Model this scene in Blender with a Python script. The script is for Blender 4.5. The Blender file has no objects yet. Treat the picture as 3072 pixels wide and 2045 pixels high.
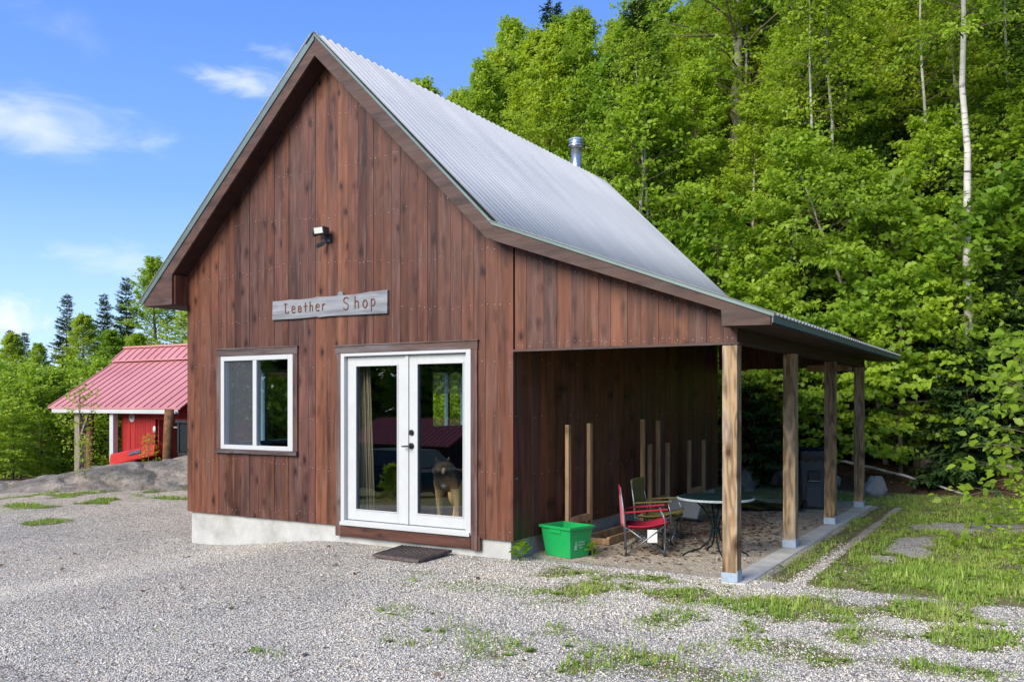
import bpy, bmesh, math, random
import numpy as np
from mathutils import Vector, Matrix
random.seed(7)
PI = math.pi
scene = bpy.context.scene
COL = scene.collection

# ------------------------------------------------------------------ helpers
def link(o, parent=None):
    COL.objects.link(o)
    if parent is not None:
        o.parent = parent
    return o

def tag(o, label=None, cat=None, group=None, kind=None):
    if label: o['label'] = label
    if cat: o['category'] = cat
    if group: o['group'] = group
    if kind: o['kind'] = kind
    return o

def empty(name, loc=(0, 0, 0), rz=0.0):
    o = bpy.data.objects.new(name, None)
    o.empty_display_size = .1
    o.location = loc
    o.rotation_euler = (0, 0, rz)
    return link(o)

def rootloc(p):
    l = Vector((0, 0, 0))
    while p is not None:
        l = l + p.location
        p = p.parent
    return l

class MB:
    """collects polygons of one mesh; every face has a material slot and a 'tint'"""
    def __init__(s): s.v = []; s.f = []; s.m = []; s.t = []
    def add(s, vs, fs, m=0, t=.5):
        o = len(s.v)
        s.v += [tuple(p) for p in vs]
        for f in fs:
            s.f.append(tuple(i + o for i in f)); s.m.append(m); s.t.append(t)
    def box(s, x0, x1, y0, y1, z0, z1, m=0, t=.5):
        s.add([(x0,y0,z0),(x1,y0,z0),(x1,y1,z0),(x0,y1,z0),(x0,y0,z1),(x1,y0,z1),(x1,y1,z1),(x0,y1,z1)],
              [(0,3,2,1),(4,5,6,7),(0,1,5,4),(1,2,6,5),(2,3,7,6),(3,0,4,7)], m, t)
    def hexa(s, a, b, m=0, t=.5):
        """a: 4 bottom points, b: 4 top points (same order, counter-clockwise seen from above)"""
        s.add(list(a)+list(b), [(0,3,2,1),(4,5,6,7),(0,1,5,4),(1,2,6,5),(2,3,7,6),(3,0,4,7)], m, t)
    def bar(s, p, q, w, h, up=(0,0,1), m=0, t=.5):
        p, q = Vector(p), Vector(q); d = (q-p).normalized(); up = Vector(up)
        r = d.cross(up)
        if r.length < 1e-4: r = d.cross(Vector((1,0,0)))
        r.normalize(); u = r.cross(d).normalized()
        a = [p-r*w/2-u*h/2, p+r*w/2-u*h/2, p+r*w/2+u*h/2, p-r*w/2+u*h/2]
        b = [x+(q-p) for x in a]
        s.add(a+b, [(0,1,2,3),(7,6,5,4),(0,4,5,1),(1,5,6,2),(2,6,7,3),(3,7,4,0)], m, t)
    def prism(s, pts, off, m=0, t=.5):
        n = len(pts); off = Vector(off)
        a = [Vector(p) for p in pts]; b = [p+off for p in a]
        s.add(a+b, [tuple(range(n))[::-1], tuple(range(n, 2*n))] + [(i,(i+1)%n,n+(i+1)%n,n+i) for i in range(n)], m, t)
    def tube(s, pts, rads, n=8, m=0, t=.5, cap=True):
        pts = [Vector(p) for p in pts]
        if not hasattr(rads, '__len__'): rads = [rads]*len(pts)
        vs = []; up = None
        for i, p in enumerate(pts):
            d = (pts[min(i+1,len(pts)-1)]-pts[max(i-1,0)]).normalized()
            if up is None:
                up = d.cross(Vector((0,0,1)))
                if up.length < 1e-3: up = Vector((1,0,0))
            a = up - d*up.dot(d); a.normalize(); up = a
            b = d.cross(a)
            for k in range(n):
                an = 2*PI*k/n
                vs.append(p + (a*math.cos(an)+b*math.sin(an))*rads[i])
        fs = []
        for i in range(len(pts)-1):
            for k in range(n):
                k2 = (k+1) % n
                fs.append((i*n+k, i*n+k2, (i+1)*n+k2, (i+1)*n+k))
        if cap:
            fs.append(tuple(range(n))[::-1]); fs.append(tuple((len(pts)-1)*n+k for k in range(n)))
        s.add(vs, fs, m, t)
    def lathe(s, prof, c=(0,0,0), n=24, m=0, t=.5, cap=True):
        vs = []; c = Vector(c)
        for r, z in prof:
            for k in range(n):
                an = 2*PI*k/n
                vs.append(c+Vector((r*math.cos(an), r*math.sin(an), z)))
        fs = []
        for i in range(len(prof)-1):
            for k in range(n):
                k2 = (k+1) % n
                fs.append((i*n+k, i*n+k2, (i+1)*n+k2, (i+1)*n+k))
        if cap: fs.append(tuple(range(n))[::-1]); fs.append(tuple((len(prof)-1)*n+k for k in range(n)))
        s.add(vs, fs, m, t)
    def build(s, name, mats, parent=None, smooth=False, bevel=0, local=False):
        me = bpy.data.meshes.new(name)
        off = Vector((0,0,0)) if local else rootloc(parent)
        me.from_pydata([(p[0]-off.x, p[1]-off.y, p[2]-off.z) for p in s.v], [], s.f)
        if not isinstance(mats, (list, tuple)): mats = [mats]
        for x in mats: me.materials.append(x)
        me.polygons.foreach_set('material_index', s.m)
        a = me.attributes.new('tint', 'FLOAT', 'FACE'); a.data.foreach_set('value', s.t)
        if smooth: me.polygons.foreach_set('use_smooth', [True]*len(s.f))
        me.update()
        o = bpy.data.objects.new(name, me)
        if bevel:
            b = o.modifiers.new('bevel', 'BEVEL'); b.width = bevel; b.segments = 2; b.limit_method = 'ANGLE'; b.angle_limit = .7
        return link(o, parent)

def np_mesh(name, V, F, mats, tint=None, midx=None, smooth=False):
    """V (n,3), F (m,k) arrays of equal-size polygons"""
    me = bpy.data.meshes.new(name)
    V = np.asarray(V, np.float32); F = np.asarray(F, np.int32)
    me.vertices.add(len(V)); me.vertices.foreach_set('co', V.ravel())
    k = F.shape[1]
    me.loops.add(F.size); me.loops.foreach_set('vertex_index', F.ravel())
    me.polygons.add(len(F))
    me.polygons.foreach_set('loop_start', np.arange(len(F), dtype=np.int32)*k)
    me.polygons.foreach_set('loop_total', np.full(len(F), k, np.int32))
    if not isinstance(mats, (list, tuple)): mats = [mats]
    for x in mats: me.materials.append(x)
    if midx is not None: me.polygons.foreach_set('material_index', np.asarray(midx, np.int32))
    if smooth: me.polygons.foreach_set('use_smooth', np.ones(len(F), bool))
    me.update(calc_edges=True)
    if tint is not None:
        a = me.attributes.new('tint', 'FLOAT', 'FACE'); a.data.foreach_set('value', np.asarray(tint, np.float32))
    return me

# ------------------------------------------------------------------ numpy noise
def _h(i, j, seed):
    n = (i*374761393 + j*668265263 + seed*1442695041) & 0xffffffff
    n = ((n ^ (n >> 13))*1274126177) & 0xffffffff
    return ((n ^ (n >> 16)) & 0xffff)/65535.0
def vnoise(x, y, seed=0):
    x = np.asarray(x, float); y = np.asarray(y, float)
    i = np.floor(x).astype(np.int64); j = np.floor(y).astype(np.int64)
    fx = x-i; fy = y-j
    fx = fx*fx*(3-2*fx); fy = fy*fy*(3-2*fy)
    return (_h(i,j,seed)*(1-fx)+_h(i+1,j,seed)*fx)*(1-fy)+(_h(i,j+1,seed)*(1-fx)+_h(i+1,j+1,seed)*fx)*fy
def fbm(x, y, seed=0, oct=4):
    s = 0; a = .5
    for o in range(oct):
        s = s + a*vnoise(x*2**o, y*2**o, seed+o*17); a *= .5
    return s/(1-.5**oct)
def sstep(a, b, x):
    t = np.clip((x-a)/(b-a), 0, 1)
    return t*t*(3-2*t)

# ------------------------------------------------------------------ terrain height
def ground_z(x, y, fine=True):
    x = np.asarray(x, float); y = np.asarray(y, float)
    z = .135 - .225*sstep(2.3, 4.9, -x) + .09*sstep(5.5, 12, -x)
    z = z - .04*sstep(1, 5, -y)*(1-sstep(3, 6, -x))
    s = -x-y-9                                     # yard falls away towards the front left
    z = z - np.where(s > 0, np.minimum(s, 16)*.068, 0)*(1-sstep(-2, 6, y)) - np.where(s > 16, (s-16)*.048, 0)*(1-sstep(-2, 6, y))
    d = -.5113*(x-4.71)+.8594*(y+7.95)             # beyond the ledge on the left the land drops
    left = sstep(7.5, 11, -x)
    z = z - left*np.clip(d-20.5, 0, 45)*.085*sstep(-4, 4, y)
    hill = sstep(-16, -5, x)                       # wooded hillside behind the shop
    z = z + hill*(np.clip(y-9.4, 0, 1.2)*.25 + np.clip(y-10, 0, 60)*.17)
    if fine:
        z = z + (fbm(x*.9, y*.9, 3)-.5)*.07*sstep(6.9, 8, np.hypot(np.maximum(np.abs(x+1.3)-3.9, 0)+6.9, 0)+0*y)
        z = z + (fbm(x*.35, y*.35, 9)-.5)*.5*sstep(10, 16, y)
    return z
def gz(x, y): return float(ground_z(x, y))

# ------------------------------------------------------------------ materials
def mat(name):
    m = bpy.data.materials.new(name); m.use_nodes = True
    nt = m.node_tree; nt.nodes.clear()
    out = nt.nodes.new('ShaderNodeOutputMaterial')
    return m, nt, out
class G:
    """tiny node-graph writer"""
    def __init__(s, nt): s.nt = nt
    def n(s, t, **kw):
        x = s.nt.nodes.new('ShaderNode'+t)
        for k, v in kw.items(): setattr(x, k, v)
        return x
    def put(s, sock, v):
        if isinstance(v, bpy.types.NodeSocket): s.nt.links.new(v, sock)
        elif isinstance(v, bpy.types.Node): s.nt.links.new(v.outputs[0], sock)
        elif v is not None:
            if hasattr(sock.default_value, '__len__') and hasattr(v, '__len__') and len(sock.default_value) == 4 and len(v) == 3: v = tuple(v)+(1,)
            sock.default_value = v
    def math(s, op, a, b=None, c=None, clamp=False):
        x = s.n('Math', operation=op); x.use_clamp = clamp
        for i, v in enumerate((a, b, c)):
            if v is not None: s.put(x.inputs[i], v)
        return x.outputs[0]
    def vmath(s, op, a, b=None):
        x = s.n('VectorMath', operation=op); s.put(x.inputs[0], a)
        if b is not None: s.put(x.inputs[1], b)
        return x.outputs[0]
    def mix(s, f, a, b, mode='MIX'):
        x = s.n('MixRGB', blend_type=mode); s.put(x.inputs[0], f); s.put(x.inputs[1], a); s.put(x.inputs[2], b); return x.outputs[0]
    def ramp(s, f, stops, interp='LINEAR'):
        x = s.n('ValToRGB'); x.color_ramp.interpolation = interp
        e = x.color_ramp.elements
        while len(e) < len(stops): e.new(.5)
        for i, (p, c) in enumerate(stops):
            e[i].position = p
            if not hasattr(c, '__len__'): c = (c, c, c)
            e[i].color = tuple(c)+(1,)
        s.put(x.inputs[0], f); return x.outputs[0]
    def noise(s, vec, scale, detail=4, rough=.55, dist=0, out=0):
        x = s.n('TexNoise'); s.put(x.inputs['Vector'], vec); x.inputs['Scale'].default_value = scale
        x.inputs['Detail'].default_value = detail; x.inputs['Roughness'].default_value = rough; x.inputs['Distortion'].default_value = dist
        return x.outputs[out]
    def voro(s, vec, scale, feature='F1', out='Distance', rnd=1):
        x = s.n('TexVoronoi', feature=feature); s.put(x.inputs['Vector'], vec); x.inputs['Scale'].default_value = scale; x.inputs['Randomness'].default_value = rnd
        return x.outputs[out]
    def maprange(s, v, a, b, c=0, d=1, smooth=False):
        x = s.n('MapRange'); x.interpolation_type = 'SMOOTHSTEP' if smooth else 'LINEAR'
        for i, q in enumerate((v, a, b, c, d)): s.put(x.inputs[i], q)
        return x.outputs[0]
    def scale(s, vec, sc):
        x = s.n('Mapping'); s.put(x.inputs[0], vec); x.inputs['Scale'].default_value = sc; return x.outputs[0]
    def obj(s): return s.n('TexCoord').outputs['Object']
    def attr(s, name, out='Fac'): return s.n('Attribute', attribute_name=name).outputs[out]
    def bump(s, h, strength=.4, dist=.01):
        x = s.n('Bump'); x.inputs['Strength'].default_value = strength; x.inputs['Distance'].default_value = dist; s.put(x.inputs['Height'], h); return x.outputs[0]
    def bsdf(s, color, rough=.6, metal=0., spec=.5, normal=None, coat=0, trans=None):
        x = s.n('BsdfPrincipled'); s.put(x.inputs['Base Color'], color); s.put(x.inputs['Roughness'], rough); s.put(x.inputs['Metallic'], metal)
        s.put(x.inputs['Specular IOR Level'], spec)
        if coat: x.inputs['Coat Weight'].default_value = coat
        if normal is not None: s.put(x.inputs['Normal'], normal)
        return x.outputs[0]

def simple(name, color, rough=.6, metal=0., spec=.5, var=.15, vscale=6, bump=0., bscale=40, coat=0, dirt=None):
    m, nt, out = mat(name); g = G(nt); co = g.obj()
    n = g.noise(co, vscale, 5, .6)
    c = g.mix(g.maprange(n, .3, .7), tuple(x*(1-var) for x in color), tuple(min(1, x*(1+var)) for x in color))
    if dirt:
        d = g.maprange(g.noise(co, vscale*.6, 6, .7), .5, .72)
        c = g.mix(g.math('MULTIPLY', d, .7), c, dirt)
    r = g.maprange(g.noise(co, vscale*2, 3), .2, .8, rough*.8, min(1, rough*1.2))
    nrm = g.bump(g.noise(co, bscale, 4), bump, .01) if bump else None
    nt.links.new(g.bsdf(c, r, metal, spec, nrm, coat), out.inputs[0]); return m

def wood(name, stops, grain_dark=.55, knots=.5, along='Z', rough=.6, gscale=1., knotcol=(.02,.008,.005), grey=None, board_var=1., spec=.35, bump=.25, cf=32, cw=.4):
    """board wood: per-board tint from the mesh, grain along one axis, knots, weathering"""
    m, nt, out = mat(name); g = G(nt); co = g.obj(); t = g.attr('tint')
    sep = g.n('SeparateXYZ'); g.put(sep.inputs[0], co)
    X, Y, Z = sep.outputs
    if along == 'Z': u, w, l = X, Y, Z
    elif along == 'X': u, w, l = Z, Y, X
    else: u, w, l = Z, X, Y
    cmb = g.n('CombineXYZ')
    tt = g.math('MULTIPLY', t, 97.3)
    g.put(cmb.inputs[0], g.math('ADD', u, tt)); g.put(cmb.inputs[1], w); g.put(cmb.inputs[2], g.math('ADD', l, g.math('MULTIPLY', t, 53.1)))
    v = cmb.outputs[0]
    base = g.ramp(g.math('FRACT', g.math('MULTIPLY', t, 7.77)), stops)
    # cathedral contours: iso-lines of a stretched noise
    cn = g.noise(g.scale(v, (5*gscale, 5*gscale, .55*gscale)), 1, 2, .5)
    # knots pull the contours
    kv = g.scale(v, (7.5, .6, 4.0)); kd = g.voro(kv, 1.0); 
    cath = g.math('SINE', g.math('ADD', g.math('MULTIPLY', cn, cf), g.math('MULTIPLY', kd, cf*.15)))
    fine = g.noise(g.scale(v, (95*gscale, 95*gscale, 2.2)), 1, 4, .65)
    broad = g.noise(g.scale(v, (9, 9, .8)), 1, 4, .6)
    f = g.math('ADD', g.math('MULTIPLY', g.maprange(cath, -1, 1), cw), g.math('MULTIPLY', g.maprange(fine, .3, .7), 1-cw))
    c = g.mix(f, g.mix(1, base, (grain_dark,)*3, 'MULTIPLY'), base)
    c = g.mix(g.math('MULTIPLY', g.maprange(broad, .42, .72, 0, 1), .5*board_var), c, g.mix(1, c, (1.55,1.4,1.3), 'MULTIPLY'))
    c = g.mix(g.math('MULTIPLY', g.maprange(broad, .5, .28, 0, 1), .7*board_var), c, g.mix(1, c, (.42,.38,.38), 'MULTIPLY'))
    if grey:
        gn = g.noise(g.scale(v, (14, 14, 1.1)), 1, 6, .7)
        c = g.mix(g.math('MULTIPLY', g.maprange(gn, grey[1], grey[1]+.2), grey[2]), c, grey[0])
    if knots:
        present = g.maprange(g.voro(kv, 1.0, out='Color'), .40, .44)
        rn = g.noise(g.scale(v, (30, 30, 12)), 1, 3)
        k = g.maprange(g.math('ADD', kd, g.math('MULTIPLY', rn, .22)), .32, .18)
        halo = g.maprange(g.math('ADD', kd, g.math('MULTIPLY', rn, .35)), .62, .25)
        c = g.mix(g.math('MULTIPLY', g.math('MULTIPLY', halo, present), .9*knots), c, g.mix(1, c, (.36,.25,.22), 'MULTIPLY'))
        c = g.mix(g.math('MULTIPLY', g.math('MULTIPLY', k, present), knots), c, knotcol)
    nrm = g.bump(g.math('ADD', fine, g.math('MULTIPLY', cath, .25)), bump, .004)
    r = g.maprange(broad, .3, .7, rough*.85, min(1, rough*1.15))
    nt.links.new(g.bsdf(c, r, 0, spec, nrm), out.inputs[0]); return m

M = {}
SIDING = [(0,(.070,.025,.015)),(.16,(.160,.058,.030)),(.32,(.100,.039,.027)),(.46,(.205,.077,.038)),(.6,(.094,.044,.036)),(.74,(.17,.058,.028)),(.88,(.125,.055,.042)),(1,(.105,.039,.025))]
M['siding'] = wood('stained_boards', SIDING, .55, .95, 'Z', .5, .8, (.014,.006,.004), ((.20,.13,.112), .52, .6), board_var=1.4, cf=18, cw=.5)
M['barge'] = wood('stained_trim_sloped', [(0,(.085,.046,.036)),(.5,(.10,.05,.036)),(1,(.08,.047,.040))], .65, .5, 'X', .6, 1, (.05,.015,.008), ((.12,.09,.085), .5, .6))
M['trim_v'] = wood('stained_trim_upright', [(0,(.10,.055,.045)),(1,(.12,.06,.045))], .6, .4, 'Z', .6, 1, (.02,.01,.008), ((.17,.14,.14), .46, .8))
M['trim_h'] = wood('stained_trim_level', [(0,(.085,.055,.05)),(1,(.10,.06,.05))], .65, .4, 'X', .6, 1, (.02,.01,.008), ((.15,.13,.135), .44, .85))
M['kick'] = wood('worn_kick_board', [(0,(.115,.045,.03)),(1,(.12,.05,.035))], .6, .5, 'X', .6, 1, (.02,.01,.008), ((.33,.29,.27), .57, .9))
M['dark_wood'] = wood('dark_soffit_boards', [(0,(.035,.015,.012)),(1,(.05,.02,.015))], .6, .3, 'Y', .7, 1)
M['treated'] = wood('treated_post', [(0,(.40,.28,.155)),(.3,(.43,.31,.185)),(.6,(.35,.23,.11)),(1,(.41,.29,.165))], .36, .85, 'Z', .7, 1.9, (.06,.028,.012), ((.50,.45,.38), .50, .5), spec=.2, bump=.4, cf=36, cw=.75)
M['stud'] = wood('rack_timber', [(0,(.50,.32,.16)),(.5,(.44,.28,.15)),(1,(.54,.36,.20))], .6, .4, 'Z', .7, 1.2, (.06,.03,.015), ((.25,.2,.15), .52, .7), spec=.2)
M['grey_board'] = wood('weathered_sign_board', [(0,(.25,.27,.30)),(1,(.29,.31,.345))], .75, .2, 'X', .75, .9, (.13,.13,.15), ((.36,.38,.41), .5, .8), spec=.2)
M['floor_wood'] = wood('floor_boards', [(0,(.12,.07,.04)),(1,(.14,.08,.045))], .7, .2, 'Y', .5)
M['inner_wood'] = wood('inner_boards', [(0,(.06,.045,.03)),(1,(.07,.05,.035))], .7, .3, 'Z', .7)
M['letter'] = simple('carved_letter_paint', (.13,.045,.03), .7, var=.3, vscale=30)
M['white'] = simple('white_vinyl', (.50,.52,.525), .35, var=.02, vscale=3)
M['white_paint'] = simple('white_trim_paint', (.50,.52,.525), .5, var=.04, vscale=5)
M['galv'] = simple('galvanised_bracket', (.36,.45,.56), .5, .35, var=.15, vscale=20)
M['black_metal'] = simple('black_hardware', (.02,.02,.022), .4, .3, var=.2)
M['nail'] = simple('bright_nail_heads', (.62,.6,.58), .35, .6, var=.1)
M['concrete'] = simple('concrete', (.45,.455,.44), .85, spec=.2, var=.14, vscale=3.5, bump=.3, bscale=30, dirt=(.25,.25,.215))
M['concrete_side'] = simple('mossy_concrete', (.44,.44,.40), .9, spec=.2, var=.2, vscale=3, bump=.3, bscale=30, dirt=(.20,.21,.12))
M['kerb'] = simple('footing_concrete', (.52,.51,.46), .9, spec=.2, var=.15, vscale=4, bump=.35, bscale=40, dirt=(.33,.31,.24))
M['rake_metal'] = simple('grey_green_flashing', (.15,.205,.20), .4, .4, var=.08, vscale=3)
M['steel'] = simple('stainless_flue', (.55,.56,.58), .25, .9, var=.05, vscale=4)
M['dark_steel'] = simple('dark_flue_band', (.16,.14,.13), .35, .8, var=.2, vscale=10)

def roof_metal():
    m, nt, out = mat('corrugated_galvanised'); g = G(nt); co = g.obj()
    n = g.noise(g.scale(co, (.5, 2.2, .5)), 1.2, 5, .6); n2 = g.noise(co, 25, 3)
    c = g.mix(g.maprange(n, .3, .7), (.51,.515,.50), (.61,.61,.59))
    c = g.mix(g.math('MULTIPLY', g.maprange(n2, .5, .8), .25), c, (.5,.51,.52))
    r = g.maprange(n, .3, .7, .55, .68)
    nt.links.new(g.bsdf(c, r, .12, .5), out.inputs[0]); return m
M['roof'] = roof_metal()

def red_roof(name, c1, c2, rough):
    m, nt, out = mat(name); g = G(nt); co = g.obj()
    n = g.noise(co, .8, 5, .6)
    c = g.mix(g.maprange(n, .3, .7), c1, c2)
    nt.links.new(g.bsdf(c, rough, 0, .6), out.inputs[0]); return m
M['red_roof'] = red_roof('red_metal_roof', (.47,.185,.19), (.56,.25,.255), .5)
M['barn_roof'] = red_roof('dark_red_metal_roof', (.52,.08,.055), (.60,.11,.075), .5)
M['red_wall'] = wood('red_painted_boards', [(0,(.34,.022,.022)),(.5,(.38,.03,.028)),(1,(.30,.02,.02))], .8, .15, 'Z', .6, 1, (.2,.02,.02), spec=.3)
M['old_log'] = simple('bark_of_log_post', (.16,.085,.045), .9, spec=.1, var=.5, vscale=7, bump=.8, bscale=25)
M['grey_post'] = wood('grey_timber_post', [(0,(.30,.27,.23)),(1,(.34,.3,.25))], .6, .4, 'Z', .8)
M['red_paint'] = simple('red_machine_paint', (.50,.022,.012), .4, spec=.4, var=.08, vscale=3, coat=.3)
M['dark_paint'] = simple('dark_machine_parts', (.02,.022,.028), .4, var=.2)
M['tyre'] = simple('tyre_rubber', (.02,.02,.02), .8, var=.2)
M['green_plastic'] = simple('green_plastic', (.012,.33,.085), .35, spec=.45, var=.06, vscale=5)
M['white_print'] = simple('white_print', (.62,.70,.64), .5, var=.05)
M['rubber_mat'] = simple('rubber_mat', (.115,.09,.08), .85, spec=.2, var=.45, vscale=22, bump=.8, bscale=60, dirt=(.15,.13,.11))
M['can_plastic'] = simple('charcoal_plastic', (.036,.044,.05), .5, var=.1)
M['bag'] = simple('black_bin_bag', (.010,.010,.011), .4, spec=.4, var=.2, bump=.6, bscale=14)
M['red_cloth'] = simple('red_canvas', (.34,.022,.045), .85, spec=.15, var=.12, vscale=12)
M['pink_cloth'] = simple('faded_red_canvas', (.54,.17,.20), .85, spec=.15, var=.12, vscale=12)
M['olive_cloth'] = simple('olive_canvas', (.16,.14,.05), .85, spec=.15, var=.12, vscale=12)
M['tag_cloth'] = simple('white_tag', (.70,.66,.64), .8, var=.1, vscale=30)
M['tube_steel'] = simple('chair_tube', (.17,.19,.22), .35, .7, var=.08)
M['table_green'] = simple('dark_green_iron', (.008,.019,.021), .9, 0, spec=.02, var=.25, vscale=12)
M['table_edge'] = simple('frosted_table_rim', (.30,.36,.37), .6, var=.3, vscale=60)
M['tote'] = simple('grey_tote', (.20,.22,.23), .5, var=.1)
M['rock'] = simple('field_stone', (.22,.20,.17), .9, spec=.2, var=.4, vscale=4, bump=.8, bscale=12, dirt=(.10,.11,.05))
M['rock_pale'] = simple('pale_boulder', (.27,.255,.235), .9, spec=.2, var=.25, vscale=5, bump=.8, bscale=14, dirt=(.13,.13,.08))
M['tank'] = simple('pale_blue_grey_tank', (.30,.38,.47), .45, .1, var=.12, vscale=6, dirt=(.3,.22,.2))
M['curtain'] = simple('beige_curtain', (.42,.36,.22), .9, spec=.1, var=.12, vscale=6)
M['blind'] = simple('grey_blind', (.62,.66,.67), .6, var=.05)
M['teal_trim'] = simple('blue_grey_sash', (.25,.42,.52), .5, var=.05)
M['lamp_body'] = simple('black_lamp_housing', (.03,.04,.045), .4, var=.1)
M['lamp_face'] = simple('lamp_lens', (.62,.64,.56), .2, var=.04)
M['bark_birch'] = None

def bark(name, c1, c2, dark, amount):
    m, nt, out = mat(name); g = G(nt); co = g.obj()
    n = g.noise(co, 3, 5, .6)
    c = g.mix(g.maprange(n, .35, .65), c1, c2)
    b = g.noise(g.scale(co, (4, 4, 22)), 1, 4, .6)
    c = g.mix(g.maprange(b, .60-amount*.1, .68), c, dark)
    lich = g.maprange(g.noise(co, 7, 4), .55, .7)
    c = g.mix(g.math('MULTIPLY', lich, .4), c, (.20,.21,.15))
    nrm = g.bump(g.noise(g.scale(co, (30, 30, 8)), 1, 4), .5, .01)
    nt.links.new(g.bsdf(c, .85, 0, .2, nrm), out.inputs[0]); return m
M['birch'] = bark('birch_bark', (.62,.60,.55), (.48,.46,.42), (.05,.045,.04), .5)
M['bark'] = bark('grey_brown_bark', (.20,.165,.125), (.13,.105,.08), (.05,.04,.03), .6)
M['bark_pale'] = bark('pale_grey_bark', (.36,.33,.28), (.26,.235,.19), (.08,.07,.055), .6)

def leaf(name, stops, trans=.52, tcol=(1.45,1.35,.7), rough=.45):
    m, nt, out = mat(name); g = G(nt)
    t = g.attr('tint'); oi = g.n('ObjectInfo')
    f = g.math('FRACT', g.math('ADD', g.math('MULTIPLY', t, .75), g.math('MULTIPLY', oi.outputs['Random'], .25)))
    c = g.ramp(g.math('ADD', g.math('MULTIPLY', t, .72), g.math('MULTIPLY', oi.outputs['Random'], .28)), stops)
    p = g.bsdf(c, rough, 0, .35)
    tr = g.n('BsdfTranslucent'); g.put(tr.inputs[0], g.mix(1, c, tcol, 'MULTIPLY'))
    mx = g.n('MixShader'); mx.inputs[0].default_value = trans
    nt.links.new(p, mx.inputs[1]); nt.links.new(tr.outputs[0], mx.inputs[2]); nt.links.new(mx.outputs[0], out.inputs[0]); return m
M['leaf'] = leaf('spring_leaves', [(0,(.135,.23,.02)),(.35,(.235,.37,.028)),(.7,(.345,.49,.038)),(1,(.46,.58,.055))])
M['leaf_mid'] = leaf('mid_green_leaves', [(0,(.11,.21,.02)),(.5,(.20,.345,.028)),(1,(.32,.47,.04))])
M['leaf_yellow'] = leaf('yellow_green_leaves', [(0,(.19,.28,.02)),(.5,(.325,.45,.03)),(1,(.47,.57,.05))])
M['needle'] = leaf('conifer_needles', [(0,(.024,.058,.014)),(.5,(.05,.105,.02)),(1,(.10,.165,.03))], .15, (1.2,1.3,.7), .6)
M['grass'] = leaf('grass_blades', [(0,(.17,.29,.04)),(.45,(.28,.42,.065)),(.8,(.41,.49,.12)),(1,(.52,.48,.22))], .35)
M['dandelion'] = simple('dandelion_yellow', (.75,.48,.02), .7, var=.1)
M['weed'] = leaf('weed_leaves', [(0,(.14,.24,.05)),(.5,(.24,.35,.08)),(1,(.36,.45,.14))], .35)
M['litter'] = leaf('dead_leaves', [(0,(.09,.05,.03)),(.5,(.17,.105,.065)),(1,(.28,.2,.13))], .1, (1,1,1), .8)
def pebble():
    m, nt, out = mat('pebbles'); g = G(nt); t = g.attr('tint')
    pp = g.n('NewGeometry').outputs['Position']
    c = g.ramp(t, [(0,(.32,.305,.275)),(.14,(.45,.43,.395)),(.4,(.54,.515,.47)),(.58,(.585,.545,.485)),(.74,(.50,.49,.48)),(.88,(.62,.585,.53)),(.95,(.52,.40,.29)),(1,(.68,.65,.60))])
    c = g.mix(g.maprange(g.noise(pp, .7, 5, .6), .38, .66), g.mix(1, c, (1.04,1.05,1.03), 'MULTIPLY'), g.mix(1, c, (1.27,1.25,1.18), 'MULTIPLY'))
    nt.links.new(g.bsdf(c, .8, 0, .3), out.inputs[0]); return m
M['pebble'] = pebble()

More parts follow.
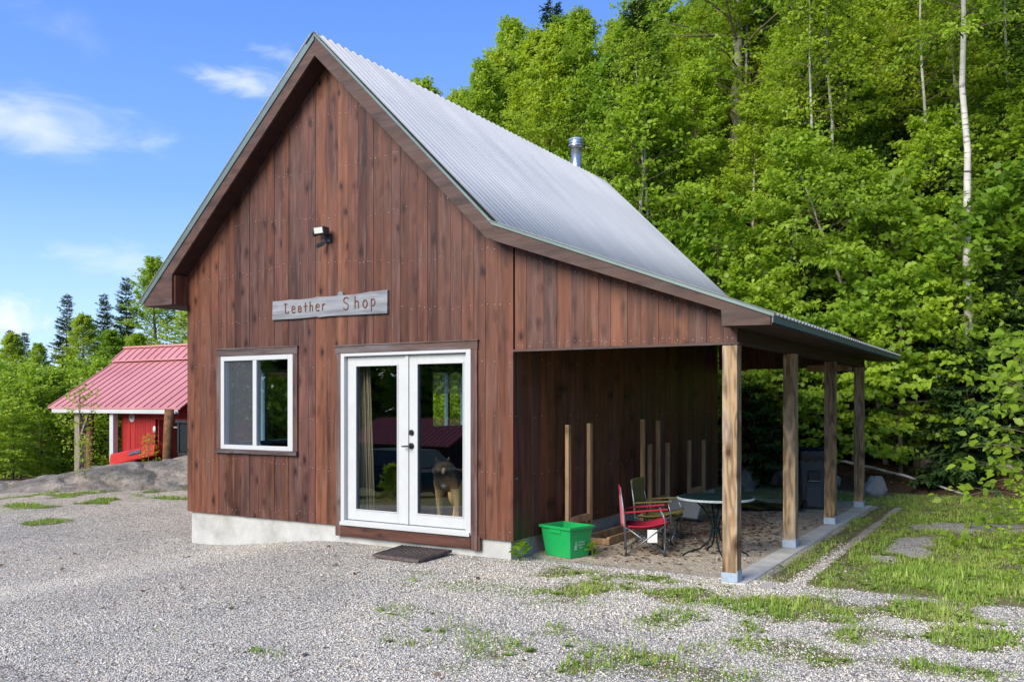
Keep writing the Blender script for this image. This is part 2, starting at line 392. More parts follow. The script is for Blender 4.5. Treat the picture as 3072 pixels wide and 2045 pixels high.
def ground_mat():
    m, nt, out = mat('yard_ground'); g = G(nt)
    pos = g.n('NewGeometry').outputs['Position']
    soil = g.attr('soil'); sand = g.attr('sand'); lit = g.attr('litter'); warm = g.attr('warm'); moss = g.attr('moss'); track = g.attr('track')
    v1c = g.voro(pos, 42, out='Color'); v1d = g.voro(pos, 42)
    v2c = g.voro(pos, 85, out='Color'); v2d = g.voro(pos, 85)
    s1 = g.n('SeparateColor'); g.put(s1.inputs[0], v1c); s2 = g.n('SeparateColor'); g.put(s2.inputs[0], v2c)
    stops = [(0,(.27,.255,.23)),(.13,(.42,.40,.37)),(.4,(.57,.545,.50)),(.58,(.63,.585,.52)),(.72,(.52,.51,.50)),(.86,(.69,.65,.59)),(.96,(.52,.40,.29)),(1,(.77,.74,.69))]
    a = g.ramp(s1.outputs[0], stops); b = g.ramp(s2.outputs[1], stops)
    a = g.mix(g.maprange(v1d, .25, .65), a, g.mix(1, a, (.32,.31,.30), 'MULTIPLY'))
    b = g.mix(g.maprange(v2d, .3, .7), b, g.mix(1, b, (.4,.39,.37), 'MULTIPLY'))
    c = g.mix(g.maprange(g.noise(pos, 9, 3), .45, .58), a, b)
    big = g.noise(pos, .55, 5, .6)
    c = g.mix(g.maprange(g.noise(pos, .7, 5, .6), .38, .66), g.mix(1, c, (1.04,1.05,1.03), 'MULTIPLY'), g.mix(1, c, (1.27,1.25,1.18), 'MULTIPLY'))
    c = g.mix(warm, c, g.mix(1, c, (1.36,1.2,1.02), 'MULTIPLY'))
    n1 = g.noise(pos, 11, 6, .7); n2 = g.noise(pos, 45, 4, .7)
    def cover(mask, lo=.25):
        return g.maprange(g.math('ADD', mask, g.math('MULTIPLY', g.math('SUBTRACT', n1, .5), 1.1)), .38, .62)
    sandc = g.mix(g.maprange(n2, .3, .7), (.42,.36,.275), (.55,.49,.39))
    sandc = g.mix(g.maprange(n1, .52, .66), sandc, (.24,.165,.11))
    c = g.mix(cover(sand), c, sandc)
    soilc = g.mix(g.maprange(n2, .3, .7), (.13,.105,.05), (.27,.215,.12))
    soilc = g.mix(g.maprange(g.noise(pos, 6, 5, .7), .42, .6), soilc, (.13,.15,.045))
    c = g.mix(cover(soil), c, soilc)
    c = g.mix(g.math('MULTIPLY', cover(moss), .6), c, (.14,.175,.05))
    litc = g.mix(g.maprange(n2, .3, .7), (.045,.026,.016), (.15,.085,.05))
    c = g.mix(cover(lit), c, litc)
    h = g.math('ADD', g.math('MULTIPLY', v1d, -.8), g.math('MULTIPLY', v2d, -.5))
    h = g.math('ADD', h, g.math('MULTIPLY', n2, .5))
    nrm = g.bump(h, .9, .02)
    nt.links.new(g.bsdf(c, .9, 0, .2, nrm), out.inputs[0]); return m
M['ground'] = ground_mat()

def ledge_mat():
    m, nt, out = mat('ledge_rock'); g = G(nt)
    pos = g.n('NewGeometry').outputs['Position']
    n = g.noise(g.scale(pos, (1, 1, 2.5)), 1.6, 7, .65); n2 = g.noise(pos, 9, 6, .7)
    c = g.ramp(n, [(.3,(.08,.07,.06)),(.45,(.18,.16,.135)),(.6,(.31,.27,.22)),(.75,(.46,.40,.31))])
    c = g.mix(g.maprange(n2, .5, .68), c, g.mix(1, c, (.5,.48,.46), 'MULTIPLY'))
    c = g.mix(g.math('MULTIPLY', g.maprange(g.noise(pos, 2.3, 5), .56, .68), .55), c, (.28,.19,.10))
    c = g.mix(g.math('MULTIPLY', g.maprange(g.noise(pos, 3.1, 6, .7), .6, .72), .6), c, (.13,.15,.05))
    nrm = g.bump(g.math('ADD', n, g.math('MULTIPLY', n2, .6)), .9, .08)
    nt.links.new(g.bsdf(c, .9, 0, .25, nrm), out.inputs[0]); return m
M['ledge'] = ledge_mat()

def glass(name, refl, tint=(.95,.97,.965)):
    m, nt, out = mat(name); g = G(nt)
    tr = g.n('BsdfTransparent'); g.put(tr.inputs[0], tint)
    gl = g.n('BsdfGlossy'); gl.inputs['Roughness'].default_value = 0.0; g.put(gl.inputs[0], (.95,.97,.98))
    ge = g.n('NewGeometry'); dt = g.n('VectorMath', operation='DOT_PRODUCT'); g.put(dt.inputs[0], ge.outputs['Normal']); g.put(dt.inputs[1], ge.outputs['Incoming'])
    sch = g.math('POWER', g.math('SUBTRACT', 1, g.math('ABSOLUTE', dt.outputs['Value'])), 5)
    f = g.math('ADD', g.math('ADD', g.math('MULTIPLY', sch, .95), .05), refl, clamp=True)
    mx = g.n('MixShader'); g.put(mx.inputs[0], f)
    nt.links.new(tr.outputs[0], mx.inputs[1]); nt.links.new(gl.outputs[0], mx.inputs[2]); nt.links.new(mx.outputs[0], out.inputs[0]); return m
M['glass'] = glass('pane_glass', .07)
M['glass_win'] = glass('window_glass', .01)
def screen():
    m, nt, out = mat('insect_screen'); g = G(nt)
    tr = g.n('BsdfTransparent'); p = g.bsdf((.22,.25,.29), .8, 0, .2)
    mx = g.n('MixShader'); mx.inputs[0].default_value = .12
    nt.links.new(tr.outputs[0], mx.inputs[1]); nt.links.new(p, mx.inputs[2]); nt.links.new(mx.outputs[0], out.inputs[0]); return m
M['screen'] = screen()
def dogfur():
    m, nt, out = mat('dog_fur'); g = G(nt); co = g.obj()
    sep = g.n('SeparateXYZ'); g.put(sep.inputs[0], co)
    n = g.noise(co, 14, 5, .7)
    back = g.maprange(g.math('ADD', sep.outputs[2], g.math('MULTIPLY', n, .25)), .50, .72)
    c = g.mix(back, (.62,.42,.20), (.13,.08,.045))
    c = g.mix(g.maprange(g.noise(co, 60, 3), .4, .7), c, g.mix(1, c, (1.5,1.4,1.3), 'MULTIPLY'))
    nt.links.new(g.bsdf(c, .9, 0, .1), out.inputs[0]); return m
M['fur'] = dogfur()
M['fur_face'] = simple('tan_face_fur', (.55,.36,.18), .9, spec=.1, var=.35, vscale=25)
M['fur_white'] = simple('white_bib_fur', (.7,.66,.58), .9, spec=.1, var=.1)
M['car'] = simple('dark_teal_car_paint', (.035,.07,.075), .85, spec=.05, var=.1)
M['car_glass'] = simple('car_glass', (.015,.02,.022), .3, spec=.4, var=.05)
M['barn_wall'] = wood('old_brown_barn_boards', [(0,(.05,.03,.025)),(1,(.065,.035,.028))], .6, .2, 'Z', .8)
# ================================================================== SETTING: ground, ledge
# grass patches of the yard: centre x, y, half width, half depth, strength
PATCH = [(1.25,.16,.80,.22,.9),(1.32,-.95,.34,.5,.8),(2.07,-.55,.5,.40,1.),(3.08,-.62,.62,.5,1.),(4.1,1.6,1.0,1.9,1.2),(2.87,-1.55,.28,.26,.6),
         (3.6,-1.38,.34,.36,.7),(4.35,-.93,.36,.4,.9),(3.95,-.06,.55,.5,1.),(2.16,-2.95,.22,.2,.7),(2.56,-2.55,.36,.22,.7),(3.53,-2.05,.16,.28,.7),
         (3.3,5.2,1.4,1.6,.9),(3.0,8.2,1.6,1.2,1.),(4.9,5,1.2,4,1.1),(2.55,1.9,.3,1.5,.55),(1.03,-3.0,.4,.18,.6),(2.76,-2.15,.2,.22,.6),(.69,-.42,.22,.35,.8),
         (1.6,-.6,.5,.35,.6),(.9,7.6,1.2,.7,.6),(3.7,2.9,.7,1.6,1.),(3.35,.8,.5,.8,.8),(3.0,3.2,.35,2.,.6),(3.2,-2.9,.4,.2,.5),(1.7,-2.2,.2,.2,.5),(1.6,-2.95,.9,.4,.5),(2.6,-2.7,.8,.4,.55),(.9,-2.6,.5,.25,.4),(3.1,-1.9,.5,.35,.6),(2.2,-1.6,.7,.4,.5),(4.0,-1.9,.5,.3,.7),(1.7,-.2,.8,.25,.7),(3.9,.9,.9,.7,1.2),(5.9,2.5,1.1,3.2,1.1),(5.6,-1.1,.8,.7,.8),(7.3,3,.9,3.5,1.0)]
TUFTS = [(-12.1,2.2,0.18,0.60,1.3),(-11.45,2.9,0.29,0.66,1.3),(-12.2,2.75,0.16,0.48,1.3),(-11.3,3.4,0.26,0.72,1.3),(-10.6,4.0,0.39,0.60,1.3),(-10.5,1.0,0.72,0.36,1.3),(-9.9,2.0,0.26,0.42,1.3),
         (-11.2,2.0,0.26,0.30,1.3),(-10.2,4.8,0.78,0.48,1.3),(-8.45,.05,0.23,0.36,1.3),(-12.6,1.1,0.65,0.36,1.3),(-9.4,3.2,0.65,0.36,1.3)]
MOSS = [(.3,-1.3,.8,.4),(1.0,-3.,.5,.25),(.26,-3.65,.35,.15),(-.4,-1.0,.6,.2),(.6,-2.2,.5,.2),(1.5,-3.3,.4,.2),(2.0,-1.6,.5,.3)]
def ell(x, y, L):
    m = np.zeros_like(x); nz = (fbm(x*2.6, y*2.6, 61, 5)-.5)*2.1
    for p in L:
        s = p[4] if len(p) > 4 else .7
        d = np.hypot((x-p[0])/p[2], (y-p[1])/p[3])+nz
        m = np.maximum(m, s*(1-sstep(.25, 1.45, d)))
    return m
def grass_mask(x, y):
    m = np.maximum(ell(x, y, PATCH), ell(x, y, TUFTS))
    gap = sstep(.0, .10, np.abs(x-(2.80+.03*np.sin(y*2)))-.02)         # gravel drip line under the eave
    m = m*np.where((y > .2) & (y < 7), gap, 1)
    slab = sstep(2.44, 2.5, x) + sstep(0.02, -.05, y) + sstep(6.9, 7.3, y) + sstep(0, -.2, x)
    return m*np.clip(slab, 0, 1)

def build_ground():
    xs = np.concatenate([np.linspace(-170, -24, 22)[:-1], np.linspace(-24, -8, 50)[:-1], np.linspace(-8, 7, 170)[:-1], np.linspace(7, 20, 40)[:-1], np.linspace(20, 170, 22)])
    ys = np.concatenate([np.linspace(-170, -12, 24)[:-1], np.linspace(-12, -6, 24)[:-1], np.linspace(-6, 12, 200)[:-1], np.linspace(12, 40, 60)[:-1], np.linspace(40, 190, 22)])
    X, Y = np.meshgrid(xs, ys); Z = ground_z(X, Y)
    nx, ny = len(xs), len(ys)
    V = np.stack([X.ravel(), Y.ravel(), Z.ravel()], 1)
    i = np.arange(nx-1)[None, :] + np.arange(ny-1)[:, None]*nx
    F = np.stack([i, i+1, i+1+nx, i+nx], -1).reshape(-1, 4)
    me = np_mesh('ground', V, F, M['ground'], smooth=True)
    x, y = V[:, 0], V[:, 1]
    gm = grass_mask(x, y)
    soil = np.clip(gm*1.0, 0, 1)
    right = sstep(2.45, 2.6, x)*sstep(.1, .5, y)*(1-sstep(9.2, 9.8, y))
    soil = np.maximum(soil, right*.85*(1-.95*(np.abs(x-2.81) < .055)))
    for cx, cy, rx, ry in ((3.9,5.1,.7,.5),(4.4,5.3,.5,.5),(3.45,3.1,.22,.75),(3.3,2.2,.16,.3)):
        soil = soil*(sstep(.4, 1.5, np.hypot((x-cx)/rx, (y-cy)/ry)+(fbm(x*3.3, y*3.3, 77, 4)-.5)*1.6))
    soil = np.maximum(soil, sstep(7.2, 8, y)*(1-sstep(9.5, 10, y))*sstep(-2, 0, x)*.8)
    away = np.maximum(sstep(7, 10, x), sstep(9, 14, -x)*sstep(-4, -7, y))
    soil = np.maximum(soil, away)
    soil = np.maximum(soil, sstep(-12, -17, y))
    soil = np.maximum(soil, sstep(-6.4, -7.4, y)*sstep(-1, -3, x))
    sand = ((x > -.1) & (x < 2.42) & (y > .25) & (y < 7.2)).astype(float)
    sand = np.maximum(sand, ((x > 2.4) & (x < 2.95) & (y > .4) & (y < 6.5)).astype(float)*.5)
    sand = np.maximum(sand, .75*(1-sstep(.6, 1.2, np.hypot((x-.35)/.5, (y+.75)/.14))))
    lit = sstep(9.0, 9.8, y)*sstep(-9, -6, x)
    lit = np.maximum(lit, .5*(1-sstep(.5, 1.1, np.hypot((x-1.1)/.9, (y-3.2)/2.2)))*sand)
    lit = np.maximum(lit, sstep(13, 16, -x)*.9*sstep(2, 5, y))
    warm = np.clip(.55*sstep(-.5, 4.5, y-.15*x)*sstep(3, 7, -x) + .25*sstep(2, -3, x), 0, 1)
    warm = np.maximum(warm, (1-sstep(.5, 1.1, np.hypot((x+8.6)/2.2, (y-4.6)/1.2))))
    moss = np.maximum(ell(x, y, MOSS), sstep(-6.4, -7.4, y)*sstep(-1, -3, x)*1.5)
    for nm, arr in (('soil', soil), ('sand', sand), ('litter', lit), ('warm', warm), ('moss', moss), ('track', moss*0)):
        a = me.attributes.new(nm, 'FLOAT', 'POINT'); a.data.foreach_set('value', arr.astype(np.float32))
    o = bpy.data.objects.new('ground', me); link(o); tag(o, kind='structure')
build_ground()

def build_ledge():
    P = [(-22,1.6,-.35,.5),(-17.5,2.6,-.1,.55),(-15.2,3.2,.02,.55),(-13.4,3.6,.26,.75),(-12.5,4.0,.50,.9),(-11.5,5.0,.64,1.0),(-10,6.6,.74,1.1),(-8.4,8.6,.7,1.1),(-7,10.5,.5,1)]
    P = np.array(P); n = 150
    t = np.linspace(0, len(P)-1, n); C = np.stack([np.interp(t, np.arange(len(P)), P[:, k]) for k in range(4)], 1)
    for _ in range(6):
        C[1:-1] = (C[:-2]+2*C[1:-1]+C[2:])/4
    T = np.gradient(C[:, :2], axis=0); T /= np.linalg.norm(T, axis=1)[:, None]
    N = np.stack([T[:, 1], -T[:, 0]], 1)          # towards the camera
    m = 46; w = np.linspace(-1.6, 2.3, m)
    V = []
    for a in range(n):
        for b in range(m):
            d = w[b]; x = C[a, 0]+N[a, 0]*d; y = C[a, 1]+N[a, 1]*d
            k = 1-sstep(0, 2.1, d) if d > 0 else 1-.5*sstep(0, -1.6, d)
            base = gz(x, y)
            z = base-.14 + (C[a, 2]-base+.14)*k
            nn = (fbm(x*.45, y*.45, 21, 3)-.5)*.42+np.maximum(0, .06-abs(fbm(x*.9+y*.3, y*1.3, 5, 3)-.5))*-2.2+(fbm(x*3, y*3, 15, 4)-.5)*.10
            z += float(nn)*min(1, .15+k*1.3)
            V.append((x, y, z))
    i = np.arange(m-1)[None, :]+np.arange(n-1)[:, None]*m
    F = np.stack([i, i+m, i+m+1, i+1], -1).reshape(-1, 4)
    me = np_mesh('rock_ledge', np.array(V), F, M['ledge'], smooth=True)
    o = bpy.data.objects.new('rock_ledge', me); link(o); tag(o, kind='structure')
build_ledge()

# ================================================================== THE SHOP
OH = .245; LEN = 6.86; YB = 7.75
W = 5.06; PKX, PKZ = -2.55, 6.05
LX, LZ = -5.64, 3.147
BX, BZ = -.11, 3.61
RX, RZ = 2.723, 2.538
shop = empty('shop_building', (0, 0, 0))
tag(shop, 'brown board-sided gabled shop with grey corrugated metal roof and open side lean-to', 'shop building')

def roof_in(x):
    """underside of the rake boards"""
    if x < PKX: return LZ+(x-LX)*(PKZ-LZ)/(PKX-LX)-.235
    if x < BX-.06: return PKZ-(x-PKX)*(PKZ-BZ)/(BX-PKX)-.20
    zb = PKZ-(BX-.06-PKX)*(PKZ-BZ)/(BX-PKX)-.20
    return zb+(x-(BX-.06))*(2.605-zb)/(2.29-(BX-.06))
INX = [-5.06, PKX+.017, BX-.06]

def strips(mb, edges, zb, top, y0, y1, openings, axis='x', tint=True, breaks=(), jitter=0.0, gap=.004, rnd=random):
    """vertical boards between edges; openings (a0,a1,z0,z1); the boards are split where they meet an opening or the ridge"""
    for a, b in zip(edges[:-1], edges[1:]):
        t = rnd.random(); j = rnd.uniform(-jitter, jitter)
        cuts = sorted({a, b} | {c for o in openings for c in o[:2] if a < c < b} | {c for c in breaks if a < c < b})
        for c0, c1 in zip(cuts[:-1], cuts[1:]):
            p0 = c0+(gap/2 if c0 == a else 0); p1 = c1-(gap/2 if c1 == b else 0)
            if p1-p0 < .002: continue
            mid = (c0+c1)/2
            spans = [(zb, None)]
            for o in openings:
                if o[0]-1e-6 <= mid <= o[1]+1e-6:
                    new = []
                    for s0, s1 in spans:
                        lim = 1e9 if s1 is None else s1
                        if o[2] > s0: new.append((s0, min(o[2], lim) if s1 is not None or True else None))
                        if o[3] < lim: new.append((max(o[3], s0), s1))
                    spans = new
            for s0, s1 in spans:
                ta = top(p0) if s1 is None else s1; tb = top(p1) if s1 is None else s1
                if ta-s0 < .002 and tb-s0 < .002: continue
                if axis == 'x':
                    A = [(p0, y0+j, s0), (p1, y0+j, s0), (p1, y1, s0), (p0, y1, s0)]
                    B = [(p0, y0+j, ta), (p1, y0+j, tb), (p1, y1, tb), (p0, y1, ta)]
                else:
                    A = [(y0+j, p0, s0), (y1, p0, s0), (y1, p1, s0), (y0+j, p1, s0)]
                    B = [(y0+j, p0, ta), (y1, p0, ta), (y1, p1, tb), (y0+j, p1, tb)]
                mb.hexa(A, B, 0, t)
def edges_of(a, b, w0, w1, rnd):
    e = [a]
    while e[-1] < b-w1*.6: e.append(e[-1]+rnd.uniform(w0, w1))
    e[-1] = b
    return e
def nail_cap(mb, p, axis, r=.0055):
    c = Vector(p); vs = []
    for k in range(6):
        an = PI*k/3
        d = Vector((math.cos(an), 0, math.sin(an))) if axis == 'y' else Vector((0, math.cos(an), math.sin(an)))
        vs.append(c+d*r)
    out = Vector((0, -.004, 0)) if axis == 'y' else Vector((.004, 0, 0))
    vs = vs+[v*1+out for v in vs]
    f = [tuple(range(6, 12))]+[(k, (k+1) % 6, 6+(k+1) % 6, 6+k) for k in range(6)]
    if axis == 'y': mb.add(vs, [tuple(q) for q in f], 1, .5)
    else: mb.add(vs, [tuple(q) for q in f], 1, .5)

WIN = (-4.391, -3.12, 1.185, 2.373)
DOOR = (-2.347, -.517, .20, 2.355)
rs = random.Random(11)
front = MB()
e_front = edges_of(-5.06, 0, .11, .18, rs)
strips(front, e_front, .335, roof_in, 0, .02, [WIN, (DOOR[0], DOOR[1], .2, DOOR[3])], 'x', breaks=(PKX,), jitter=.0025, gap=.0035, rnd=rs)
rows = [.40, 1.0, 1.62, 2.24, 2.86, 3.42, 4.0, 4.6, 5.2]
for a, b in zip(e_front[:-1], e_front[1:]):
    for zr in rows:
        zz = zr+.05*math.sin(a*1.7+zr*2)
        for xx in (a+.035, b-.035):
            z = zz+rs.uniform(-.022, .022)
            if z > roof_in(xx)-.05 or rs.random() < .3: continue
            if DOOR[0]-.12 < xx < DOOR[1]+.12 and z < DOOR[3]+.12: continue
            if WIN[0]-.1 < xx < WIN[1]+.1 and WIN[2]-.08 < z < WIN[3]+.12: continue
            nail_cap(front, (xx, -.0035, z), 'y', rs.uniform(.0028, .0048))
wf = front.build('front_wall', [M['siding'], M['nail']], shop)
# backing (thick wall core with the same openings)
core = MB()
strips(core, [-4.96, PKX, -.1], .34, lambda x: roof_in(x)-.02, .022, .12, [WIN, DOOR], 'x', gap=0)
core.build('wall_core', M['inner_wood'], shop)
# lean-to gable over the opening
lean = MB()
e_lean = edges_of(.018, 2.36, .13, .21, rs)
strips(lean, e_lean, 2.335, roof_in, .006, .026, [], 'x', jitter=.002, gap=.0035, rnd=rs)
for a, b in zip(e_lean[:-1], e_lean[1:]):
    for xx in (a+.04, b-.04):
        for z in (2.385+rs.uniform(-.02, .02), roof_in(xx)-.05+rs.uniform(-.015, .01)):
            nail_cap(lean, (xx, .0025, z), 'y', .0034)
lean.build('lean_to_gable', [M['siding'], M['nail']], shop)
mb = MB(); mb.box(.004, 2.375, -.012, .06, 2.312, 2.333, 0, .3); mb.build('lintel_trim', M['trim_h'], shop)
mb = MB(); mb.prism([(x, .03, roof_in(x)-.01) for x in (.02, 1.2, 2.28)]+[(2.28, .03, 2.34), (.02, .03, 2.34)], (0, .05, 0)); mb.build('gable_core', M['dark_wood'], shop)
# side wall under the lean-to, with nails
side = MB(); e_side = edges_of(.022, LEN, .15, .21, rs)
strips(side, e_side, .335, lambda y: 3.36, -.001, -.021, [], 'y', jitter=.003, gap=.005, rnd=rs)
for a in e_side[:-1]:
    for zr in rows[:5]:
        if rs.random() < .5: nail_cap(side, (.0005, a+.05, zr+rs.uniform(-.02, .02)), 'x', .005)
side.build('side_wall', [M['siding'], M['nail']], shop)
LW1 = (.72, 1.92, 1.17, 2.28); LW2 = (5.40, 6.55, 1.28, 2.40)
mb = MB(); el = edges_of(.022, LEN, .15, .21, rs)
strips(mb, el, .335, lambda y: 3.12, -5.06, -5.04, [LW1, LW2], 'y', gap=.005, rnd=rs); mb.build('left_wall', M['siding'], shop)
mb = MB()
strips(mb, [.12, LEN-.12], .34, lambda y: 3.10, -5.038, -4.96, [LW1, LW2], 'y', gap=0)
strips(mb, [.12, LEN-.12], .34, lambda y: 3.3, -.12, -.024, [], 'y', gap=0)
strips(mb, [-4.96, PKX, -.12], .34, lambda x: roof_in(x)-.03, LEN-.12, LEN-.02, [], 'x', gap=0)
mb.build('inner_wall', M['inner_wood'], shop)
mb = MB(); strips(mb, edges_of(-5.06, 0, .15, .2, rs), .335, roof_in, LEN-.018, LEN, [], 'x', breaks=(PKX,), rnd=rs)
strips(mb, edges_of(.02, 2.36, .15, .2, rs), 2.335, roof_in, LEN-.018, LEN, [], 'x', rnd=rs); mb.build('back_wall', M['siding'], shop)
mb = MB(); mb.box(-4.95, -.12, .13, LEN-.13, .30, .352); mb.build('shop_floor', M['floor_wood'], shop)
mb = MB(); mb.box(-4.95, -.13, .125, LEN-.125, 2.62, 2.68); mb.build('ceiling', M['inner_wood'], shop)
# foundation
mb = MB()
mb.box(-5.02, -.05, .04, .24, -.4, .345); mb.box(-5.02, -4.82, .24, LEN-.04, -.4, .345)
fd = mb.build('foundation', M['concrete'], shop, bevel=.006)
mb = MB(); mb.box(-.25, -.048, .243, LEN-.04, -.3, .345); mb.build('side_foundation', M['concrete_side'], shop)
# form seams on the foundation
# corner boards and rake boards
lefty = [(LX, LZ), (PKX, PKZ), (PKX, PKZ-.222), (-5.06, roof_in(-5.06)), (-5.06, 3.068), (-5.60, 3.068), (LX+.006, LZ-.03)]
mb = MB(); mb.prism([(x, -OH, z) for x, z in lefty], (0, .03, 0), 0, .21); mb.build('rake_board', M['barge'], shop)
zin = roof_in(BX-.06)
righty = [(PKX, PKZ), (BX, BZ), (RX, RZ), (RX, 2.455), (2.298, 2.463), (2.29, 2.605), (BX-.06, zin), (PKX, PKZ-.222)]
mb = MB(); mb.prism([(x, -OH, z) for x, z in righty], (0, .03, 0), 0, .63); mb.build('rake_board', M['barge'], shop)
mb = MB()
mb.prism([(x, -OH+.031, z-.004) for x, z in lefty], (0, YB+OH-.03, 0)); mb.prism([(x, -OH+.031, z-.004) for x, z in righty], (0, YB+OH-.03, 0))
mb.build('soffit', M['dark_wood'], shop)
# side of the eave return (the little box end)
mb = MB(); mb.box(-5.058, -5.03, -OH+.032, -.001, 3.07, roof_in(-5.06)+.0, 0, .4); mb.build('eave_return', M['siding'], shop)
mb = MB(); mb.box(RX-.01, RX+.014, -OH+.01, YB, 2.452, 2.533, 0, .3); mb.build('eave_fascia', M['dark_wood'], shop)

def sheet(p0, p1, name, lift0=.02, lift1=.02, pitch=.135, amp=.024):
    """corrugated sheet between two lines along y; waves run down the slope"""
    d = Vector((p1[0]-p0[0], 0, p1[1]-p0[1])); L = d.length; d.normalize()
    nrm = Vector((-d.z, 0, d.x));
    if nrm.z < 0: nrm = -nrm
    ya, yb = -OH-.03, YB+.03
    n = int((yb-ya)/pitch*10); ys = np.linspace(ya, yb, n)
    V = []; ms = 3
    for s in range(ms+1):
        f = s/ms; x = p0[0]+(p1[0]-p0[0])*f; z = p0[1]+(p1[1]-p0[1])*f; l = lift0+(lift1-lift0)*f
        for y in ys:
            h = amp*((.5+.5*math.cos(2*PI*y/pitch))**2.2-.35)+l
            V.append((x+nrm.x*h, y, z+nrm.z*h))
    i = np.arange(n-1)[None, :]+np.arange(ms)[:, None]*n
    F = np.stack([i, i+1, i+1+n, i+n], -1).reshape(-1, 4)
    me = np_mesh(name, np.array(V), F, M['roof'], tint=np.full(len(F), .5), smooth=True)
    o = bpy.data.objects.new(name, me); link(o, shop)
    s = o.modifiers.new('thick', 'SOLIDIFY'); s.thickness = .0025
    return o
sheet((PKX-.01, PKZ+.012), (LX-.035, LZ-.03), 'roof_sheet')
sheet((PKX+.01, PKZ+.012), (BX+.07, BZ-.045), 'roof_sheet', .02, .036)
sheet((BX-.05, BZ+.022), (RX+.045, RZ-.012), 'roof_sheet', .014, .014)
mb = MB()
for sgn, (ex, ez) in ((-1, (-1, -.9395)), (1, (1, -1.0))):
    dv = Vector((ex, 0, ez)).normalized(); nv = Vector((-dv.z*sgn, 0, dv.x*sgn)); nv = nv if nv.z > 0 else -nv
    b = Vector((PKX, 0, PKZ+.045)); c = b+dv*.17
    mb.prism([b, c, c-nv*.004, b-Vector((0, 0, .006))] if sgn > 0 else [b-Vector((0, 0, .006)), c-nv*.004, c, b], (0, YB+OH+.06, 0))
for i in range(len(mb.v)):
    x, y, z = mb.v[i]; mb.v[i] = (x, y-OH-.03, z)
rc = mb.build('ridge_cap', M['rake_metal'], shop)
def strip_trim(name, pts, dz0, dz1):
    mb = MB()
    for (x0, z0), (x1, z1) in zip(pts[:-1], pts[1:]):
        mb.prism([(x0, -OH-.014, z0+dz0), (x1, -OH-.014, z1+dz0), (x1, -OH-.014, z1+dz1), (x0, -OH-.014, z0+dz1)], (0, .0135, 0))
        mb.prism([(x0, -OH-.014, z0+dz1), (x1, -OH-.014, z1+dz1), (x1, -OH-.014, z1+dz1+.004), (x0, -OH-.014, z0+dz1+.004)], (0, .09, 0))
    return mb.build(name, M['rake_metal'], shop)
strip_trim('rake_flashing', [(LX-.03, LZ-.028), (PKX, PKZ)], -.045, .05)
strip_trim('rake_flashing', [(PKX, PKZ), (BX, BZ)], .004, .034)
strip_trim('rake_flashing', [(BX, BZ), (RX+.035, RZ-.012)], -.004, .028)
mb = MB(); mb.box(RX+.015, RX+.024, -OH, YB, 2.475, 2.545); mb.box(RX-.02, RX+.03, -OH, YB, 2.546, 2.549); mb.build('drip_edge', M['rake_metal'], shop)
# lean-to structure
for k in range(8):
    y = .5+k*.9
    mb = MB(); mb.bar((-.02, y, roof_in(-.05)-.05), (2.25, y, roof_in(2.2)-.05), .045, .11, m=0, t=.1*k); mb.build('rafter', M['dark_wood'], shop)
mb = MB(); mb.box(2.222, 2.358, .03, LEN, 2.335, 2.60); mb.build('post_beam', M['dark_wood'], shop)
mb = MB(); mb.box(1.55, 2.215, 6.55, 6.62, 2.27, 2.37); mb.build('tie_board', M['stud'], shop)
mb = MB(); mb.box(2.215, 2.44, -.0, 7.05, -.1, .150); mb.build('footing_strip', M['kerb'], shop, bevel=.012)
for k, y in enumerate((.002, 2.24, 4.48, 6.716)):
    p = MB(); p.box(2.222, 2.360, y, y+.138, .18, 2.31 if k == 0 else 2.333, 0, [.13, .37, .61, .83][k])
    po = p.build('post', M['treated'], shop, bevel=.005)
    b = MB(); zb = .150
    for q in ((2.217, 2.221), (2.361, 2.365)): b.box(q[0], q[1], y-.004, y+.142, zb, .255)
    b.box(2.2215, 2.3605, y-.0045, y-.0008, zb, .235); b.box(2.2215, 2.3605, y+.1388, y+.1425, zb, .235); b.box(2.222, 2.36, y, y+.138, zb, .178)
    b.build('post_base', M['galv'], po)
# flue
mb = MB(); cx, cy = -2.72, 6.9
mb.lathe([(.098, 5.6), (.098, 6.60)], (cx, cy, 0), 24)
fl = mb.build('chimney', M['steel'], shop, smooth=False)
for p in fl.data.polygons: p.use_smooth = len(p.vertices) == 4
mb = MB()
mb.lathe([(.102, 6.53), (.145, 6.56), (.145, 6.585), (.128, 6.59), (.128, 6.655), (.145, 6.66), (.148, 6.69), (.10, 6.715), (.03, 6.725)], (cx, cy, 0), 24)
mb.build('chimney_cap', M['steel'], fl)
mb = MB(); mb.lathe([(.132, 6.597), (.132, 6.612)], (cx, cy, 0), 24); mb.lathe([(.148, 6.545), (.148, 6.553)], (cx, cy, 0), 24); mb.build('chimney_band', M['dark_steel'], fl)

# ---- left window
win = MB()
x0, x1, z0, z1 = WIN
def ring(mb, x0, x1, z0, z1, l, r, b, t, y0, y1, tint=.5):
    mb.box(x0, x0+l, y0, y1, z0, z1, 0, tint); mb.box(x1-r, x1, y0, y1, z0, z1, 0, tint)
    mb.box(x0+l, x1-r, y0, y1, z0, z0+b, 0, tint); mb.box(x0+l, x1-r, y0, y1, z1-t, z1, 0, tint)
ring(win, x0, x1, z0, z1, .062, .083, .055, .058, -.022, .06)
win.box(-3.812, -3.745, -.018, .05, z0+.055, z1-.058)
wo = win.build('window', M['white'], shop, bevel=.004)
mb = MB(); mb.box(-4.330, -3.812, .028, .032, 1.24, 2.315); mb.build('pane', M['glass_win'], wo)
mb = MB(); mb.box(-3.745, -3.203, .014, .018, 1.24, 2.315); mb.build('pane', M['glass'], wo)
mb = MB(); mb.box(-4.330, -3.812, .006, .0075, 1.24, 2.315); mb.build('window_screen', M['screen'], wo)
